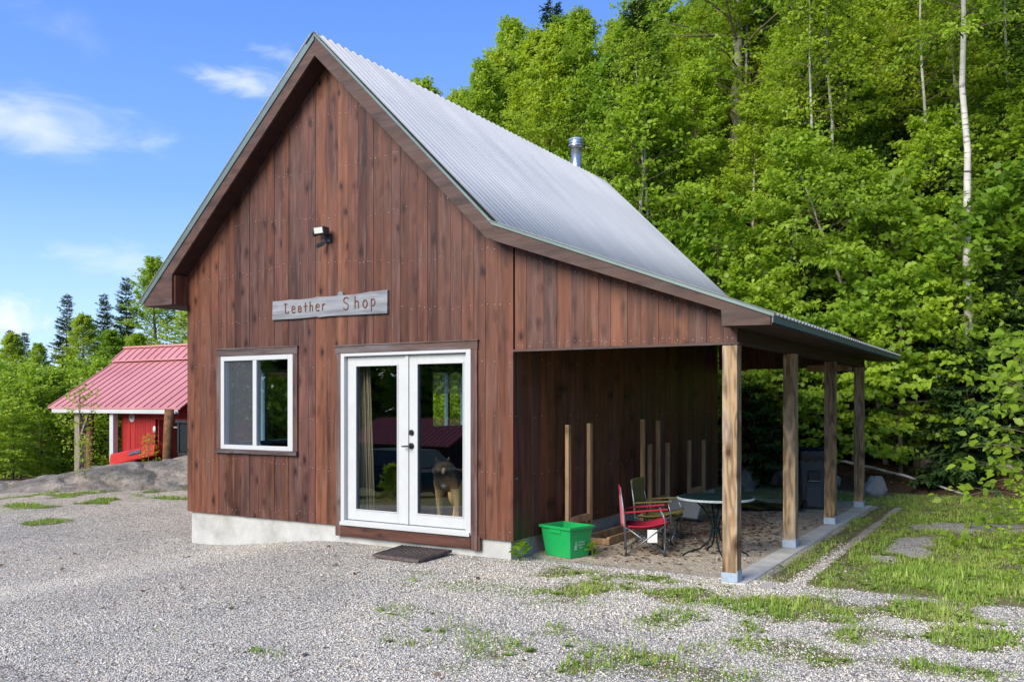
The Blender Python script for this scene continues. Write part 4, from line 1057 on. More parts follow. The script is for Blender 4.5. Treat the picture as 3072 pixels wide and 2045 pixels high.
# ================================================================== red-roofed shed on the left
sh = empty('red_shed', (-17, 7.4, -.6)); tag(sh, 'red wooden shed with pinkish red metal roof and white trim beyond the rock ledge', 'shed')
SX0, SX1 = -18.37, -13.0
mb = MB(); mb.prism([(SX0, 6.245, 1.65), (SX0, 8.30, 2.965), (SX0, 8.30, 2.93), (SX0, 6.245, 1.615)], (SX1-SX0, 0, 0))
x = SX0+.03
while x < SX1:
    mb.bar((x, 6.24, 1.662), (x, 8.28, 2.965), .035, .03, (0, 0, 1)); x += .305
mb.build('roof', M['red_roof'], sh)
mb = MB(); mb.prism([(SX0+.02, 8.16, 2.985), (SX0+.02, 8.65, 3.385), (SX0+.02, 9.95, 2.52), (SX0+.02, 9.95, 2.48), (SX0+.02, 8.65, 3.34), (SX0+.02, 8.16, 2.945)], (SX1-SX0-.04, 0, 0))
x = SX0+.05
while x < SX1:
    mb.bar((x, 8.15, 2.995), (x, 8.64, 3.395), .035, .03); x += .305
mb.build('upper_roof', M['red_roof'], sh)
mb = MB(); mb.box(SX0, SX1, 8.55, 8.75, 3.36, 3.41); mb.build('ridge_cap', M['red_roof'], sh)
mb = MB(); mb.box(SX0+.15, SX1-.1, 6.262, 6.29, 1.50, 1.628); mb.build('fascia', M['white_paint'], sh, bevel=.004)
mb = MB(); strips(mb, edges_of(-15.75, SX1+.1, .18, .22, rs), -1.2, lambda x: 1.75, 6.62, 6.65, [(-14.4, -13.2, -1.2, 1.35)], 'x', gap=.012, rnd=rs); mb.build('wall', M['red_wall'], sh)
mb = MB(); strips(mb, edges_of(6.66, 9.8, .18, .22, rs), -1.4, lambda y: 1.75+(y-6.66)*.5 if y < 8.65 else 3.2-(y-8.65)*.66, -15.77, -15.74, [], 'y', rnd=rs); mb.build('side_wall', M['red_wall'], sh)
mb = MB(); strips(mb, edges_of(6.66, 9.8, .18, .22, rs), -1.4, lambda y: 1.75+(y-6.66)*.5 if y < 8.65 else 3.2-(y-8.65)*.66, -14.35, -14.32, [], 'y', rnd=rs); mb.build('side_wall', M['red_wall'], sh)
mb = MB(); mb.box(-15.87, -15.72, 6.36, 6.50, -1.2, 1.53); mb.build('corner_trim', M['white_paint'], sh, bevel=.004)
mb = MB(); mb.box(-15.7, -14.4, 9.75, 9.8, -1.3, 2.4); mb.build('back_wall', M['inner_wood'], sh)
mb = MB(); mb.box(-17.42, -17.2, 6.40, 6.62, -1.3, 1.52, 0, .3); p = mb.build('post', M['grey_post'], sh, bevel=.008)
mb = MB(); mb.bar((-17.18, 6.5, .92), (-16.85, 6.5, 1.5), .05, .16, (0, 1, 0), t=.6); mb.build('brace', M['grey_post'], sh)
mb = MB(); mb.tube([(-17.06, 6.62, -1.3), (-17.07, 6.62, .3), (-17.08, 6.62, 1.52)], [.12, .11, .10], 10); mb.build('post', M['old_log'], sh, smooth=True)
mb = MB(); mb.tube([(-13.19, 6.05, -1.0), (-13.20, 6.05, .3), (-13.18, 6.05, 1.0), (-13.16, 6.07, 1.62)], [.14, .12, .115, .11], 14); mb.build('post', M['old_log'], sh, smooth=True)
sgn = empty('octagonal_sign', (-15.3, 6.6, 1.38)); tag(sgn, 'white octagonal sign on the red shed wall', 'sign')
mb = MB(); c0 = (-15.30, 6.607, 1.385); R_ = .115
mb.prism([(c0[0]+R_*math.cos(PI/8+k*PI/4), 6.614, c0[2]+R_*math.sin(PI/8+k*PI/4)) for k in range(8)], (0, -.012, 0)); mb.build('plate', M['white_paint'], sgn)
mb = MB()
for z, a, b in ((.045, -.06, .06), (.012, -.08, .08), (-.012, -.075, .075), (-.035, -.06, .06)):
    n = 6
    for k in range(n):
        s = (b-a)/n; mb.box(c0[0]+a+s*k, c0[0]+a+s*(k+.7), 6.5995, 6.6015, c0[2]+z, c0[2]+z+(.024 if z > .03 else .010))
mb.build('print', M['dark_steel'], sgn)
# white pipe frame
fr = empty('pipe_frame', (-14.3, 6.7, 1.2)); tag(fr, 'white rectangular pipe frame hung in front of the red shed wall', 'pipe frame')
mb = MB(); fx0, fx1, fz0, fz1 = -15.05, -13.1, 1.155, 1.39
for a, b in (((fx0, 6.85, fz0), (fx1, 6.85, fz0)), ((fx0, 6.85, fz1), (fx1, 6.85, fz1)), ((fx0, 6.85, fz0), (fx0, 6.85, fz1)), ((fx1, 6.85, fz0), (fx1, 6.85, fz1))):
    mb.bar(a, b, .03, .035)
mb.build('frame_tube', M['white_paint'], fr)
# red machine with a cab
tr = empty('red_tractor', (-15.2, 6.7, -.6)); tag(tr, 'bright red tractor with long sloping bonnet and dark cab parked at the shed', 'tractor')
mb = MB(); mb.hexa([(-16.30, 6.25, .18), (-14.45, 6.25, .52), (-14.45, 7.0, .52), (-16.30, 7.0, .18)], [(-16.30, 6.3, .50), (-14.45, 6.3, .80), (-14.45, 6.95, .80), (-16.30, 6.95, .50)]); bo = mb.build('bonnet', M['red_paint'], tr, bevel=.04)
mb = MB(); mb.hexa([(-15.45, 6.238, .50), (-14.95, 6.238, .585), (-14.95, 6.249, .585), (-15.45, 6.249, .50)], [(-15.42, 6.258, .57), (-14.98, 6.258, .65), (-14.98, 6.268, .65), (-15.42, 6.268, .57)]); mb.build('side_badge', M['tube_steel'], bo)
mb = MB(); mb.hexa([(-16.1, 6.35, -.3), (-13.0, 6.35, -.3), (-13.0, 6.95, -.3), (-16.1, 6.95, -.3)], [(-16.1, 6.35, .16), (-13.0, 6.35, .5), (-13.0, 6.95, .5), (-16.1, 6.95, .16)]); mb.build('chassis', M['dark_paint'], tr, bevel=.03)
for x_, r_ in ((-15.6, .38), (-13.4, .55)):
    for y_ in (6.2, 6.98):
        mb = MB(); n0 = 0; mb.lathe([(r_*.55, -.1), (r_*.95, -.1), (r_, -.06), (r_, .06), (r_*.95, .1), (r_*.55, .1)], (0, 0, 0), 28)
        mb.v = [(x_+p[0], y_+p[2]+.02, r_-.68+p[1]) for p in mb.v]; wh = mb.build('wheel', M['tyre'], tr)
        mb = MB(); mb.lathe([(.05, -.07), (r_*.55, -.05), (r_*.55, .05), (.05, .07)], (0, 0, 0), 20); mb.v = [(x_+p[0], y_+p[2]+.02, r_-.68+p[1]) for p in mb.v]; mb.build('rim', M['red_paint'], wh)
mb = MB(); mb.box(-13.55, -12.3, 6.3, 7.0, .5, .62); mb.box(-13.6, -12.2, 6.25, 7.05, 1.33, 1.40)
for x_ in (-13.53, -12.3):
    for y_ in (6.32, 6.98): mb.bar((x_, y_, .6), (x_, y_, 1.35), .06, .06)
cb = mb.build('cab', M['dark_paint'], tr, bevel=.01)
mb = MB(); mb.box(-13.48, -12.35, 6.315, 6.321, .64, 1.32); mb.build('pane', M['car_glass'], cb)
mb = MB(); mb.tube([(-14.52, 6.3, .80), (-14.38, 6.28, .98), (-14.32, 6.27, 1.12)], .014, 6); mi = mb.build('mirror_arm', M['dark_paint'], tr)
blob('mirror', (-14.40+15.2, 6.25-6.7, 1.17+.6), (.055, .03, .08), M['white_paint'], tr)

tr.location = (-14.35, 6.35, -.6); tr.scale = (.93, .8, .98)
# ================================================================== what the glass doors mirror: barn and parked car down the slope
def bz(x, y): return gz(x, y)
bc = Vector((-28.6, -37.4, -2.9)); bl = Vector((.985, .17, 0)).normalized(); bw = Vector((-.17, .985, 0)).normalized()
def bp(a, b, z): return tuple(bc+bl*a+bw*b+Vector((0, 0, z)))
bn_ = empty('old_barn', (bc.x, bc.y, bc.z)); tag(bn_, 'old brown barn with dark red metal roof mirrored in the glass doors', 'barn')
mb = MB(); mb.prism([bp(-4.2, -2.3, -1), bp(-4.2, 2.3, -1), bp(-4.2, 2.3, 2.25), bp(-4.2, 0, 3.5), bp(-4.2, -2.3, 2.25)], tuple(bl*8.4)); mb.build('wall', M['barn_wall'], bn_)
mb = MB()
for s in (-1, 1):
    mb.prism([bp(-4.7, 0, 3.66), bp(-4.7, s*2.75, 2.16), bp(-4.7, s*2.75, 2.08), bp(-4.7, 0, 3.58)], tuple(bl*9.4))
    k = -4.6
    while k < 4.7:
        mb.bar(bp(k, 0, 3.68), bp(k, s*2.75, 2.18), .05, .05); k += .4
mb.build('roof', M['barn_roof'], bn_)
car = empty('parked_car', (-12.4, -13.4, gz(-12.4, -13.4)), math.radians(8)); tag(car, 'dark teal estate car mirrored in the glass doors below the barn', 'car')
prof = [(-2.15, .35), (-2.2, .62), (-2.05, .86), (-1.2, .98), (-.55, 1.42), (.2, 1.50), (1.4, 1.46), (2.0, 1.02), (2.15, .9), (2.2, .5), (2.1, .32)]
mb = MB()
low = [(-2.15, .32), (-2.2, .62), (-2.05, .86), (-1.1, .98), (1.85, 1.02), (2.15, .9), (2.2, .5), (2.1, .32)]
mb.prism([(x_, -.82, z_) for x_, z_ in low], (0, 1.64, 0)); mb.build('body', M['car'], car, bevel=.03, local=True)
mb = MB(); mb.hexa([(-1.2, -.80, .985), (1.95, -.80, 1.0), (1.95, .80, 1.0), (-1.2, .80, .985)], [(-.5, -.66, 1.48), (1.35, -.66, 1.48), (1.35, .66, 1.48), (-.5, .66, 1.48)]); mb.build('cabin', M['car'], car, bevel=.03, local=True)
for s in (-1, 1):
    mb = MB(); q = [(-.95, .80, 1.03), (1.7, .80, 1.03), (1.28, .68, 1.42), (-.48, .68, 1.42)]
    mb.prism([(p[0], s*(p[1]-.002), p[2]) for p in q], (0, s*.01, 0)); mb.build('side_window', M['car_glass'], car, local=True)
for x_ in (-1.35, 1.4):
    for y_ in (-.80, .80):
        mb = MB(); mb.lathe([(.2, -.1), (.32, -.1), (.34, 0), (.32, .1), (.2, .1)], (0, 0, 0), 24); mb.v = [(x_+p[0], y_+p[2], .34+p[1]) for p in mb.v]; wh = mb.build('wheel', M['tyre'], car, local=True)
        mb = MB(); mb.lathe([(.03, -.11), (.2, -.09), (.2, .09), (.03, .11)], (0, 0, 0), 20); mb.v = [(x_+p[0], y_+p[2], .34+p[1]) for p in mb.v]; mb.build('rim', M['tube_steel'], wh, local=True)

# ================================================================== VEGETATION
NR = np.random.default_rng
def unit(v): return v/np.maximum(np.linalg.norm(v, axis=-1, keepdims=True), 1e-9)
KITE = np.array([(0, 0), (.38, .36), (1, 0), (.38, -.36)])
OVATE = np.array([(0, 0), (.22, .27), (.5, .31), (1, 0), (.5, -.31), (.22, -.27)])
MAPLE = np.array([(0, 0), (-.06, .22), (.12, .30), (.16, .56), (.40, .42), (.62, .50), (.66, .26), (1.0, .0), (.66, -.26), (.62, -.50), (.40, -.42), (.16, -.56), (.12, -.30), (-.06, -.22)])
def leaves(P, D, Nn, L, shape, rng, wid=1., droop=.0):
    """P base, D axis, Nn normal; returns V, F"""
    D = unit(D); S = unit(np.cross(Nn, D)); Nn = np.cross(D, S)
    k = len(shape); n = len(P)
    V = np.empty((n, k, 3)); L = L[:, None]
    for i, (a, b) in enumerate(shape):
        V[:, i] = P+D*a*L+S*b*L*wid+Nn*L*(abs(b)*.35-.22*a*a*droop)
    F = np.arange(n*k).reshape(n, k)
    return V.reshape(-1, 3), F

def limb_tubes(mb, pts, r0, r1, n):
    mb.tube(pts, [r0+(r1-r0)*i/(len(pts)-1) for i in range(len(pts))], n, cap=False)

def broadleaf(seed, H, spread, cb, nb, twigs, lpt, leafL, shape, leafm, barkm, r0=.09, up=(.15, .9), lean=(0, 0), layered=.25, prof='tree', wig=.04, droop=.6, fork=False):
    """returns trunk mesh, crown mesh: a bent tapering stem with limbs, twigs, and single leaves along the twigs"""
    rng = NR(seed); mb = MB()
    n = 12; zt = np.linspace(-.25, H, n)
    wx = np.cumsum(rng.normal(0, wig*H/12, n)); wy = np.cumsum(rng.normal(0, wig*H/12, n))
    wx -= wx[0]; wy -= wy[0]
    f = np.clip(zt/H, 0, 1); wx = wx+lean[0]*f**1.3; wy = wy+lean[1]*f**1.3
    stem = np.stack([wx, wy, zt], 1)
    rad = r0*(1-f)**.75+.008; rad[0] *= 1.25
    mb.tube([tuple(p) for p in stem], list(rad), 8)
    P = []; D = []; 
    ga = rng.uniform(0, 6.28)
    for b in range(nb):
        t = cb+(1-cb)*((b+rng.uniform(0, 1))/nb)**.9
        u = (t-cb)/(1-cb)
        if prof == 'tree': pl = (1-u)**.65*(.55+.45*min(1, u*3.0+.2))
        elif prof == 'bush': pl = (1-u*.6)*(.6+.4*min(1, u*3))
        else: pl = (1-u)**.8+.1
        Lb = spread*pl*rng.uniform(.65, 1.15)+.15
        z = t*H; base = np.array([np.interp(z, zt, stem[:, 0]), np.interp(z, zt, stem[:, 1]), z])
        ga += 2.4+rng.normal(0, .35)
        e = up[0]+(up[1]-up[0])*u+rng.normal(0, .15)
        d = np.array([math.cos(ga)*math.cos(e), math.sin(ga)*math.cos(e), math.sin(e)])
        m = 6; bp_ = [base]
        dd = d.copy()
        for k in range(m-1):
            dd = unit(dd+rng.normal(0, .10, 3)+np.array([0, 0, -.05 if u < .6 else .03])); bp_.append(bp_[-1]+dd*Lb/(m-1))
        bp_ = np.array(bp_); rb = min(.5*np.interp(z, zt, rad), .012+.012*Lb)
        limb_tubes(mb, [tuple(p) for p in bp_], rb*.75, .003, 4); mb.m[-20:] = [1]*20
        for q in range(twigs):
            s = .22+.78*(q+rng.uniform(0, 1))/twigs
            pt = np.array([np.interp(s*(m-1), np.arange(m), bp_[:, k]) for k in range(3)])
            side = 1 if q % 2 else -1
            ax = unit(bp_[-1]-bp_[0]); sd = unit(np.cross(ax, [0, 0, 1.]))*side
            td = unit(ax*rng.uniform(.3, .9)+sd*rng.uniform(.4, 1)+np.array([0, 0, rng.normal(0, layered)+.08*(1-layered)]))
            tl = (.22+.30*Lb*(1.05-s))*rng.uniform(.7, 1.3)
            if rng.random() < .35: (limb_tubes(mb, [tuple(pt), tuple(pt+td*tl)], .004, .0015, 3), mb.m.__setitem__(slice(-3, None), [1]*3))
            k = rng.poisson(lpt)+1
            a = rng.uniform(.1, 1.05, k)[:, None]
            pp = pt+td*tl*a+rng.normal(0, 1, (k, 3))*np.array([.055, .055, .03])
            dv = td+rng.normal(0, .65, (k, 3))+np.array([0, 0, -droop*.6])
            P.append(pp); D.append(dv)
    P = np.concatenate(P); D = np.concatenate(D); n = len(P)
    Nn = np.array([0, -.75, .85])+rng.normal(0, .45, (n, 3))
    Lf = leafL*rng.uniform(.65, 1.25, n)
    V, F = leaves(P, D, Nn, Lf, shape, rng, 1., 1.)
    # tint: clump-wise light and dark sprays plus leaf-wise noise
    ct = vnoise(P[:, 0]*1.6+seed, P[:, 1]*1.6+P[:, 2]*1.3, seed)
    tint = np.clip(.55*ct+.45*rng.random(n), 0, 1)
    tr = mb
    me = np_mesh('crown', V, F, leafm, tint)
    mt_ = MB.build(tr, 'trunk', [barkm, M['bark']], None, smooth=True, local=True); tm = mt_.data; COL.objects.unlink(mt_); bpy.data.objects.remove(mt_)
    return tm, me, n

def conifer(seed, H, R, whorl=.30, nbr=6, leafm=None, barkm=None, cb=.04, r0=.10, dens=1., sag=.25, flat=False, pw=.85):
    rng = NR(seed); mb = MB()
    mb.tube([(0, 0, -.25), (0, 0, 0), (rng.normal(0, .02), rng.normal(0, .02), H*.5), (0, 0, H)], [r0*1.2, r0, r0*.55, .008], 7)
    P = []; D = []; L = []; 
    z = cb*H
    while z < H*.985:
        u = z/H; Lb0 = R*(1-u)**pw+.07
        k = nbr+rng.integers(-1, 2); z += rng.normal(0, .03); a0 = rng.uniform(0, 6.28)
        for b in range(max(3, k)):
            if rng.random() < .2: continue
            a = a0+b*2*PI/k+rng.normal(0, .2); Lb = Lb0*rng.uniform(.45, 1.2)
            e = -.18+.75*u**2.2+rng.normal(0, .08)
            m = 5; s = np.linspace(0, 1, m)
            hx = np.array([math.cos(a), math.sin(a)])
            pts = np.stack([hx[0]*s*Lb, hx[1]*s*Lb, z+s*Lb*math.sin(e)-sag*Lb*(s-.0)*(1-s)*1.2], 1)
            limb_tubes(mb, [tuple(p) for p in pts], .006+.006*Lb, .003, 3)
            nt = max(3, int(Lb*11*dens))
            ss = rng.uniform(.12, 1, nt*2)
            pt = np.stack([np.interp(ss, s, pts[:, q]) for q in range(3)], 1)
            ax = unit(pts[-1]-pts[0]); sd = np.array([-ax[1], ax[0], 0])
            sg_ = np.where(np.arange(nt*2) % 2 == 0, 1, -1)[:, None]
            td = ax*.75+sd*sg_*rng.uniform(.5, 1., (nt*2, 1))+rng.normal(0, .1, (nt*2, 3))+np.array([0, 0, -.10])
            tl = (.10+.24*Lb*(1.1-ss))*rng.uniform(.7, 1.2, nt*2)
            for rep in range(3):
                P.append(pt+unit(td)*tl[:, None]*(.28*rep)+rng.normal(0, .012, (nt*2, 3))); D.append(td+rng.normal(0, .30, (nt*2, 3))); L.append(np.maximum(.11, tl*.7))
        z += whorl*rng.uniform(.8, 1.2)*(1-.45*u)
    P = np.concatenate(P); D = np.concatenate(D); L = np.concatenate(L); n = len(P)
    Nn = np.array([0, 0, 1.])+rng.normal(0, .35, (n, 3))
    sh_ = np.array([(0, 0), (.35, .19), (1, 0), (.35, -.19)])
    V, F = leaves(P, D, Nn, L, sh_, rng, 1.3 if flat else 1., 1.)
    tint = np.clip(.45*vnoise(P[:, 0]*2+seed, P[:, 1]*2+P[:, 2]*2, seed)+.55*rng.random(n), 0, 1)
    me = np_mesh('crown', V, F, leafm, tint)
    mt_ = mb.build('trunk', barkm, None, smooth=True, local=True); tm = mt_.data; COL.objects.unlink(mt_); bpy.data.objects.remove(mt_)
    return tm, me, n

def at(px, d):
    r = (px-1536)/2657.24; c, s = math.cos(.5367), math.sin(.5367)
    return 4.7137+d*(c*r-s), -7.9468+d*(s*r+c)

PROTO = {}
def proto(key, H, gen): PROTO[key] = (H,)+gen[:2]; print(key, gen[2])
proto('maple_a', 4.2, broadleaf(1, 4.2, 1.75, .12, 50, 9, 8, .10, MAPLE, M['leaf'], M['bark'], .045, (-.05, .6), layered=.10, prof='bush'))
proto('maple_b', 3.4, broadleaf(2, 3.4, 1.6, .10, 42, 9, 8, .102, MAPLE, M['leaf_mid'], M['bark'], .04, (-.08, .5), layered=.08, prof='bush', lean=(.3, -.3)))
proto('beech', 6.0, broadleaf(3, 6.0, 2.1, .22, 72, 11, 13, .088, OVATE, M['leaf'], M['bark_pale'], .06, (.0, .75), layered=.16, lean=(.4, -.2)))
proto('leaner', 6.2, broadleaf(4, 6.2, 1.9, .60, 44, 11, 14, .088, OVATE, M['leaf'], M['bark_pale'], .045, (.1, .8), layered=.2, lean=(-1.7, .4), wig=.05))
proto('birch_a', 12.5, broadleaf(5, 12.5, 2.2, .40, 96, 12, 15, .088, OVATE, M['leaf'], M['birch'], .125, (.1, 1.0), wig=.03))
proto('birch_tall', 13.5, broadleaf(15, 13.5, 1.9, .60, 64, 11, 13, .086, OVATE, M['leaf'], M['birch'], .085, (.2, 1.0), wig=.045))
proto('birch_slim', 11.0, broadleaf(16, 11.0, 1.5, .62, 48, 10, 13, .082, OVATE, M['leaf_yellow'], M['birch'], .052, (.25, 1.0), wig=.05))
proto('birch_b', 11.0, broadleaf(6, 11.0, 2.0, .34, 92, 12, 15, .085, OVATE, M['leaf_yellow'], M['birch'], .075, (.15, 1.0), wig=.05))
proto('broad_a', 12.0, broadleaf(7, 12.0, 2.9, .16, 128, 13, 17, .092, OVATE, M['leaf'], M['bark'], .13, (.05, 1.0)))
proto('broad_b', 11.0, broadleaf(8, 11.0, 2.7, .14, 126, 13, 17, .09, OVATE, M['leaf_yellow'], M['bark'], .11, (.1, 1.0), lean=(.5, .2)))
proto('broad_c', 10.0, broadleaf(9, 10.0, 2.6, .12, 120, 13, 17, .094, OVATE, M['leaf_mid'], M['bark_pale'], .11, (.0, .9)))
proto('aspen', 14.0, broadleaf(10, 14.0, 3.2, .42, 90, 12, 16, .098, OVATE, M['leaf'], M['bark_pale'], .19, (.25, 1.0), wig=.025))
proto('bush', 2.6, broadleaf(11, 2.6, 1.5, .05, 64, 10, 14, .085, OVATE, M['leaf'], M['bark'], .03, (.2, 1.1), prof='bush', layered=.4))
proto('sapling', 2.0, broadleaf(12, 2.0, .34, .30, 16, 4, 4, .07, OVATE, M['leaf_yellow'], M['bark'], .014, (.4, 1.0)))
proto('edge_shrub', 2.1, broadleaf(13, 2.1, .75, .10, 20, 6, 4, .10, OVATE, M['leaf'], M['bark'], .016, (.1, .9), prof='bush', layered=.25))
proto('spruce', 11.0, conifer(21, 11.0, 2.5, .17, 6, M['needle'], M['bark'], .05, .11, 1.5))
proto('spruce_thin', 10.0, conifer(22, 10.0, 2.0, .17, 5, M['needle'], M['bark'], .06, .09, 1.5))
proto('fir', 5.0, conifer(23, 5.0, 1.75, .20, 7, M['needle'], M['bark'], .03, .06, 1.2, .15, True, .6))
proto('fir_low', 3.0, conifer(24, 3.0, 1.6, .15, 7, M['needle'], M['bark'], .02, .04, 1.3, .12, True, .5))

KN = {'maple_a': ('maple_sapling', 'bright maple sapling', 'sapling'), 'maple_b': ('maple_sapling', 'mid-green maple sapling', 'sapling'),
      'beech': ('broadleaf_tree', 'young pale-stemmed broadleaf tree', 'tree'), 'leaner': ('broadleaf_tree', 'young tree with a pale leaning stem', 'tree'),
      'birch_tall': ('birch_tree', 'tall white birch', 'tree'), 'birch_slim': ('birch_tree', 'slim white birch', 'tree'),
      'birch_a': ('birch_tree', 'white-barked birch with fresh green leaves', 'tree'), 'birch_b': ('birch_tree', 'slim white birch with yellow-green leaves', 'tree'),
      'broad_a': ('broadleaf_tree', 'full green broadleaf tree', 'tree'), 'broad_b': ('broadleaf_tree', 'yellow-green broadleaf tree', 'tree'),
      'broad_c': ('broadleaf_tree', 'deep green broadleaf tree', 'tree'), 'aspen': ('broadleaf_tree', 'tall tree with thick grey trunk and spreading limbs', 'tree'),
      'bush': ('shrub', 'bushy green shrub', 'shrub'), 'sapling': ('sapling', 'thin yellow-leaved sapling', 'sapling'), 'edge_shrub': ('shrub', 'large-leaved shrub', 'shrub'),
      'spruce': ('spruce_tree', 'dark pointed spruce', 'tree'), 'spruce_thin': ('spruce_tree', 'slim dark spruce', 'tree'), 'fir': ('fir_tree', 'dark flat-branched fir', 'tree'), 'fir_low': ('fir_tree', 'low dark fir', 'tree')}
rt = random.Random(5)
def plant(key, x, y, H=None, label=None, group=None, rz=None, wide=1., tilt=(0, 0)):
    h0, tm, cm = PROTO[key]; nm, desc, cat = KN[key]
    s = 1 if H is None else H/h0
    root = empty(nm, (x, y, gz(x, y)), rt.uniform(-.9, .9) if rz is None else ((rz+PI) % (2*PI)-PI)*.35)
    root.rotation_euler = (tilt[0], tilt[1], root.rotation_euler[2])
    sw = s*wide if s > .75 else s*wide*1.1
    root.scale = (sw, sw, s)
    t = bpy.data.objects.new('trunk', tm); link(t, root)
    c = bpy.data.objects.new('crown', cm); link(c, root)
    tag(root, label or desc, cat, group)
    return root
SKY = [(1000,420),(1150,300),(1290,262),(1390,225),(1440,180),(1500,130),(1560,80),(1640,70),(1680,-120),(1800,-320),(3300,-420)]
def ytop(px): return float(np.interp(px, [a for a, b in SKY], [b for a, b in SKY]))
def hmax(px, d, x, y): return 1.79+(1205-ytop(px))/2657.24*d-gz(x, y)
ZONE = [(1420,'beyond the ridge, far left'),(1600,'beyond the ridge, left of the flue'),(1742,'beside the flue on its left'),(1900,'beside the flue on its right'),(2080,'above the steep roof'),(2260,'above the roof break'),
        (2440,'above the lean-to roof'),(2620,'above the lean-to eave end'),(2780,'just right of the lean-to eave'),(2920,'left of the tall white birch'),(3040,'right of the tall white birch'),(9999,'at the right edge of the wood')]
def zone(px):
    for a, z in ZONE:
        if px < a: return z
def depthword(d): return 'at the wood edge' if d < 18.6 else 'in front rows' if d < 23.5 else 'deeper in the wood' if d < 28 else 'far back in the wood'
GRP = 'trees of the wood behind the shop'
def forest(key, px, d, H, group=GRP, **k):
    x, y = at(px, d)
    if H is None: H = hmax(px, d, x, y)*rt.uniform(.86, 1.0)
    H = min(H, hmax(px, d, x, y))
    if H < 1.2: return None
    nm, desc, cat = KN[key]
    return plant(key, x, y, H, '%s %s, %s' % (desc, depthword(d), zone(px)), group, **k)

# single trees one can tell apart in the photo
def special(key, px, d, H, label, **k):
    x, y = at(px, d); return plant(key, x, y, H, label, None, **k)
special('birch_tall', 2922, 16.7, 13.5, 'tall white birch trunk rising through the wood near the right edge', rz=.6, tilt=(0, -.015))
special('aspen', 2212, 23.5, 17.0, 'tall grey-trunked tree with forked limbs at the top of the wood', rz=1.0)
special('leaner', 2660, 17.4, 6.4, 'young tree with curved pale leaning stem above the lean-to eave', rz=.55)
special('birch_slim', 2417, 19.3, 10.5, 'slim white birch stem above the middle of the lean-to roof', rz=2.)
special('birch_slim', 2466, 19.9, 11.5, 'second slim white birch stem above the lean-to roof', rz=-.9)
special('birch_slim', 1955, 21.5, 9.8, 'slim pale birch stem rising just right of the flue', rz=1.2, tilt=(0, -.05))
special('birch_slim', 2745, 19.8, 11.5, 'thin pale birch stem between the leaning tree and the tall birch', rz=.2)
special('birch_slim', 2840, 20.2, 12.0, 'thin grey birch stem left of the tall white birch', rz=-2.)
special('birch_slim', 3000, 19.6, 11.5, 'thin pale birch stem right of the tall white birch', rz=1.3)
special('edge_shrub', 3085, 9.6, 2.1, 'large-leaved bright shrub at the right edge in front of the tank', rz=.4)
special('edge_shrub', 3110, 11.5, 2.3, 'second leafy shrub at the right edge behind the nearer one', rz=2.4)
special('edge_shrub', 3105, 7.9, .8, 'low leafy shoots in the grass at the right edge', rz=1.4)
# edge of the wood: maples and firs
for key, px, d, H in [('maple_a',2700,16.9,3.6),('maple_b',2560,17.6,3.3),('maple_a',2860,17.0,3.5),('fir',2990,16.9,3.9),('fir_low',2900,16.4,2.3),('maple_b',2770,17.8,4.6),
                      ('fir_low',3070,17.4,3.0),('maple_b',2450,18.0,2.7),('maple_a',2330,18.3,3.2),('fir',2400,19.0,4.2),('fir',2620,19.0,5.0),('fir',2820,19.0,5.6),('maple_a',2960,18.4,5.0),
                      ('maple_b',3100,18.2,5.0),('fir',3060,19.6,6.2),('maple_a',2240,19.0,3.9),('maple_b',2180,20.0,4.6),('beech',2540,18.8,6.0),('beech',2770,19.4,6.8),('beech',2350,19.4,6.2),('maple_a',2620,18.2,5.2),('fir_low',2260,17.8,1.9)]:
    forest(key, px, d, H)
row = [(20.6, 1960, 3200, 125, ('beech','broad_c','fir','birch_b','broad_a'), (6.0, 9.5)), (22.6, 1800, 3260, 140, ('broad_a','birch_b','broad_c','spruce_thin','broad_b'), (8.5, 12.5)),
       (25.5, 1620, 3260, 135, ('broad_b','broad_a','spruce','broad_c','broad_b'), (10, 14)), (29, 1440, 3260, 135, ('broad_b','broad_a','broad_b','broad_c'), (11, 16)), (33.5, 1180, 3300, 125, ('broad_b','broad_a','spruce','broad_b'), (12, 17))]
for d, p0, p1, st, kinds, (h0, h1) in row:
    px = p0; k = int(d)
    while px < p1:
        dd = d+rt.uniform(-1, 1); key = kinds[k % len(kinds)]
        forest(key, px+rt.uniform(-35, 35), dd, rt.uniform(h0, h1) if px > 1700 else None)
        px += st; k += 1 if rt.random() < .8 else 2
# far trees over the ridge and a dense far wood as one mass
for px, d, key in [(1345,31,'broad_b'),(1400,30,'broad_a'),(1450,31.5,'broad_b'),(1500,30,'broad_b'),(1300,34,'broad_a'),(1330,36,'broad_b'),(1400,38,'broad_a'),(1460,36,'broad_b'),(1250,40,'broad_a'),(1530,35,'broad_b')]:
    forest(key, px, d, None)
def far_wood():
    rng = NR(77); n = 60000
    a = rng.uniform(1150, 3500, n); d = rng.uniform(37, 46, n)
    r = (a-1536)/2657.24; c, s = math.cos(.5367), math.sin(.5367)
    x = 4.7137+d*(c*r-s); y = -7.9468+d*(s*r+c)
    top = np.interp(a, [q[0] for q in SKY], [q[1]+60 for q in SKY]); top = np.maximum(top, 150)
    zt = 1.79+(1205-top)/2657.24*d; zg = ground_z(x, y)
    z = zg+(zt-zg)*rng.random(n)**.9*(.75+.25*vnoise(x*.5, y*.5, 4))
    P = np.stack([x, y, z], 1); D = rng.normal(0, 1, (n, 3)); Nn = np.array([0, -.3, 1.])+rng.normal(0, .5, (n, 3))
    V, F = leaves(P, D, Nn, rng.uniform(.22, .5, n), OVATE, rng)
    me = np_mesh('far_wood', V, F, M['leaf'], np.clip(.6*vnoise(x*.7, y*.7+z*.7, 8)+.4*rng.random(n), 0, 1))
    o = bpy.data.objects.new('far_wood', me); link(o); tag(o, kind='stuff')
far_wood()
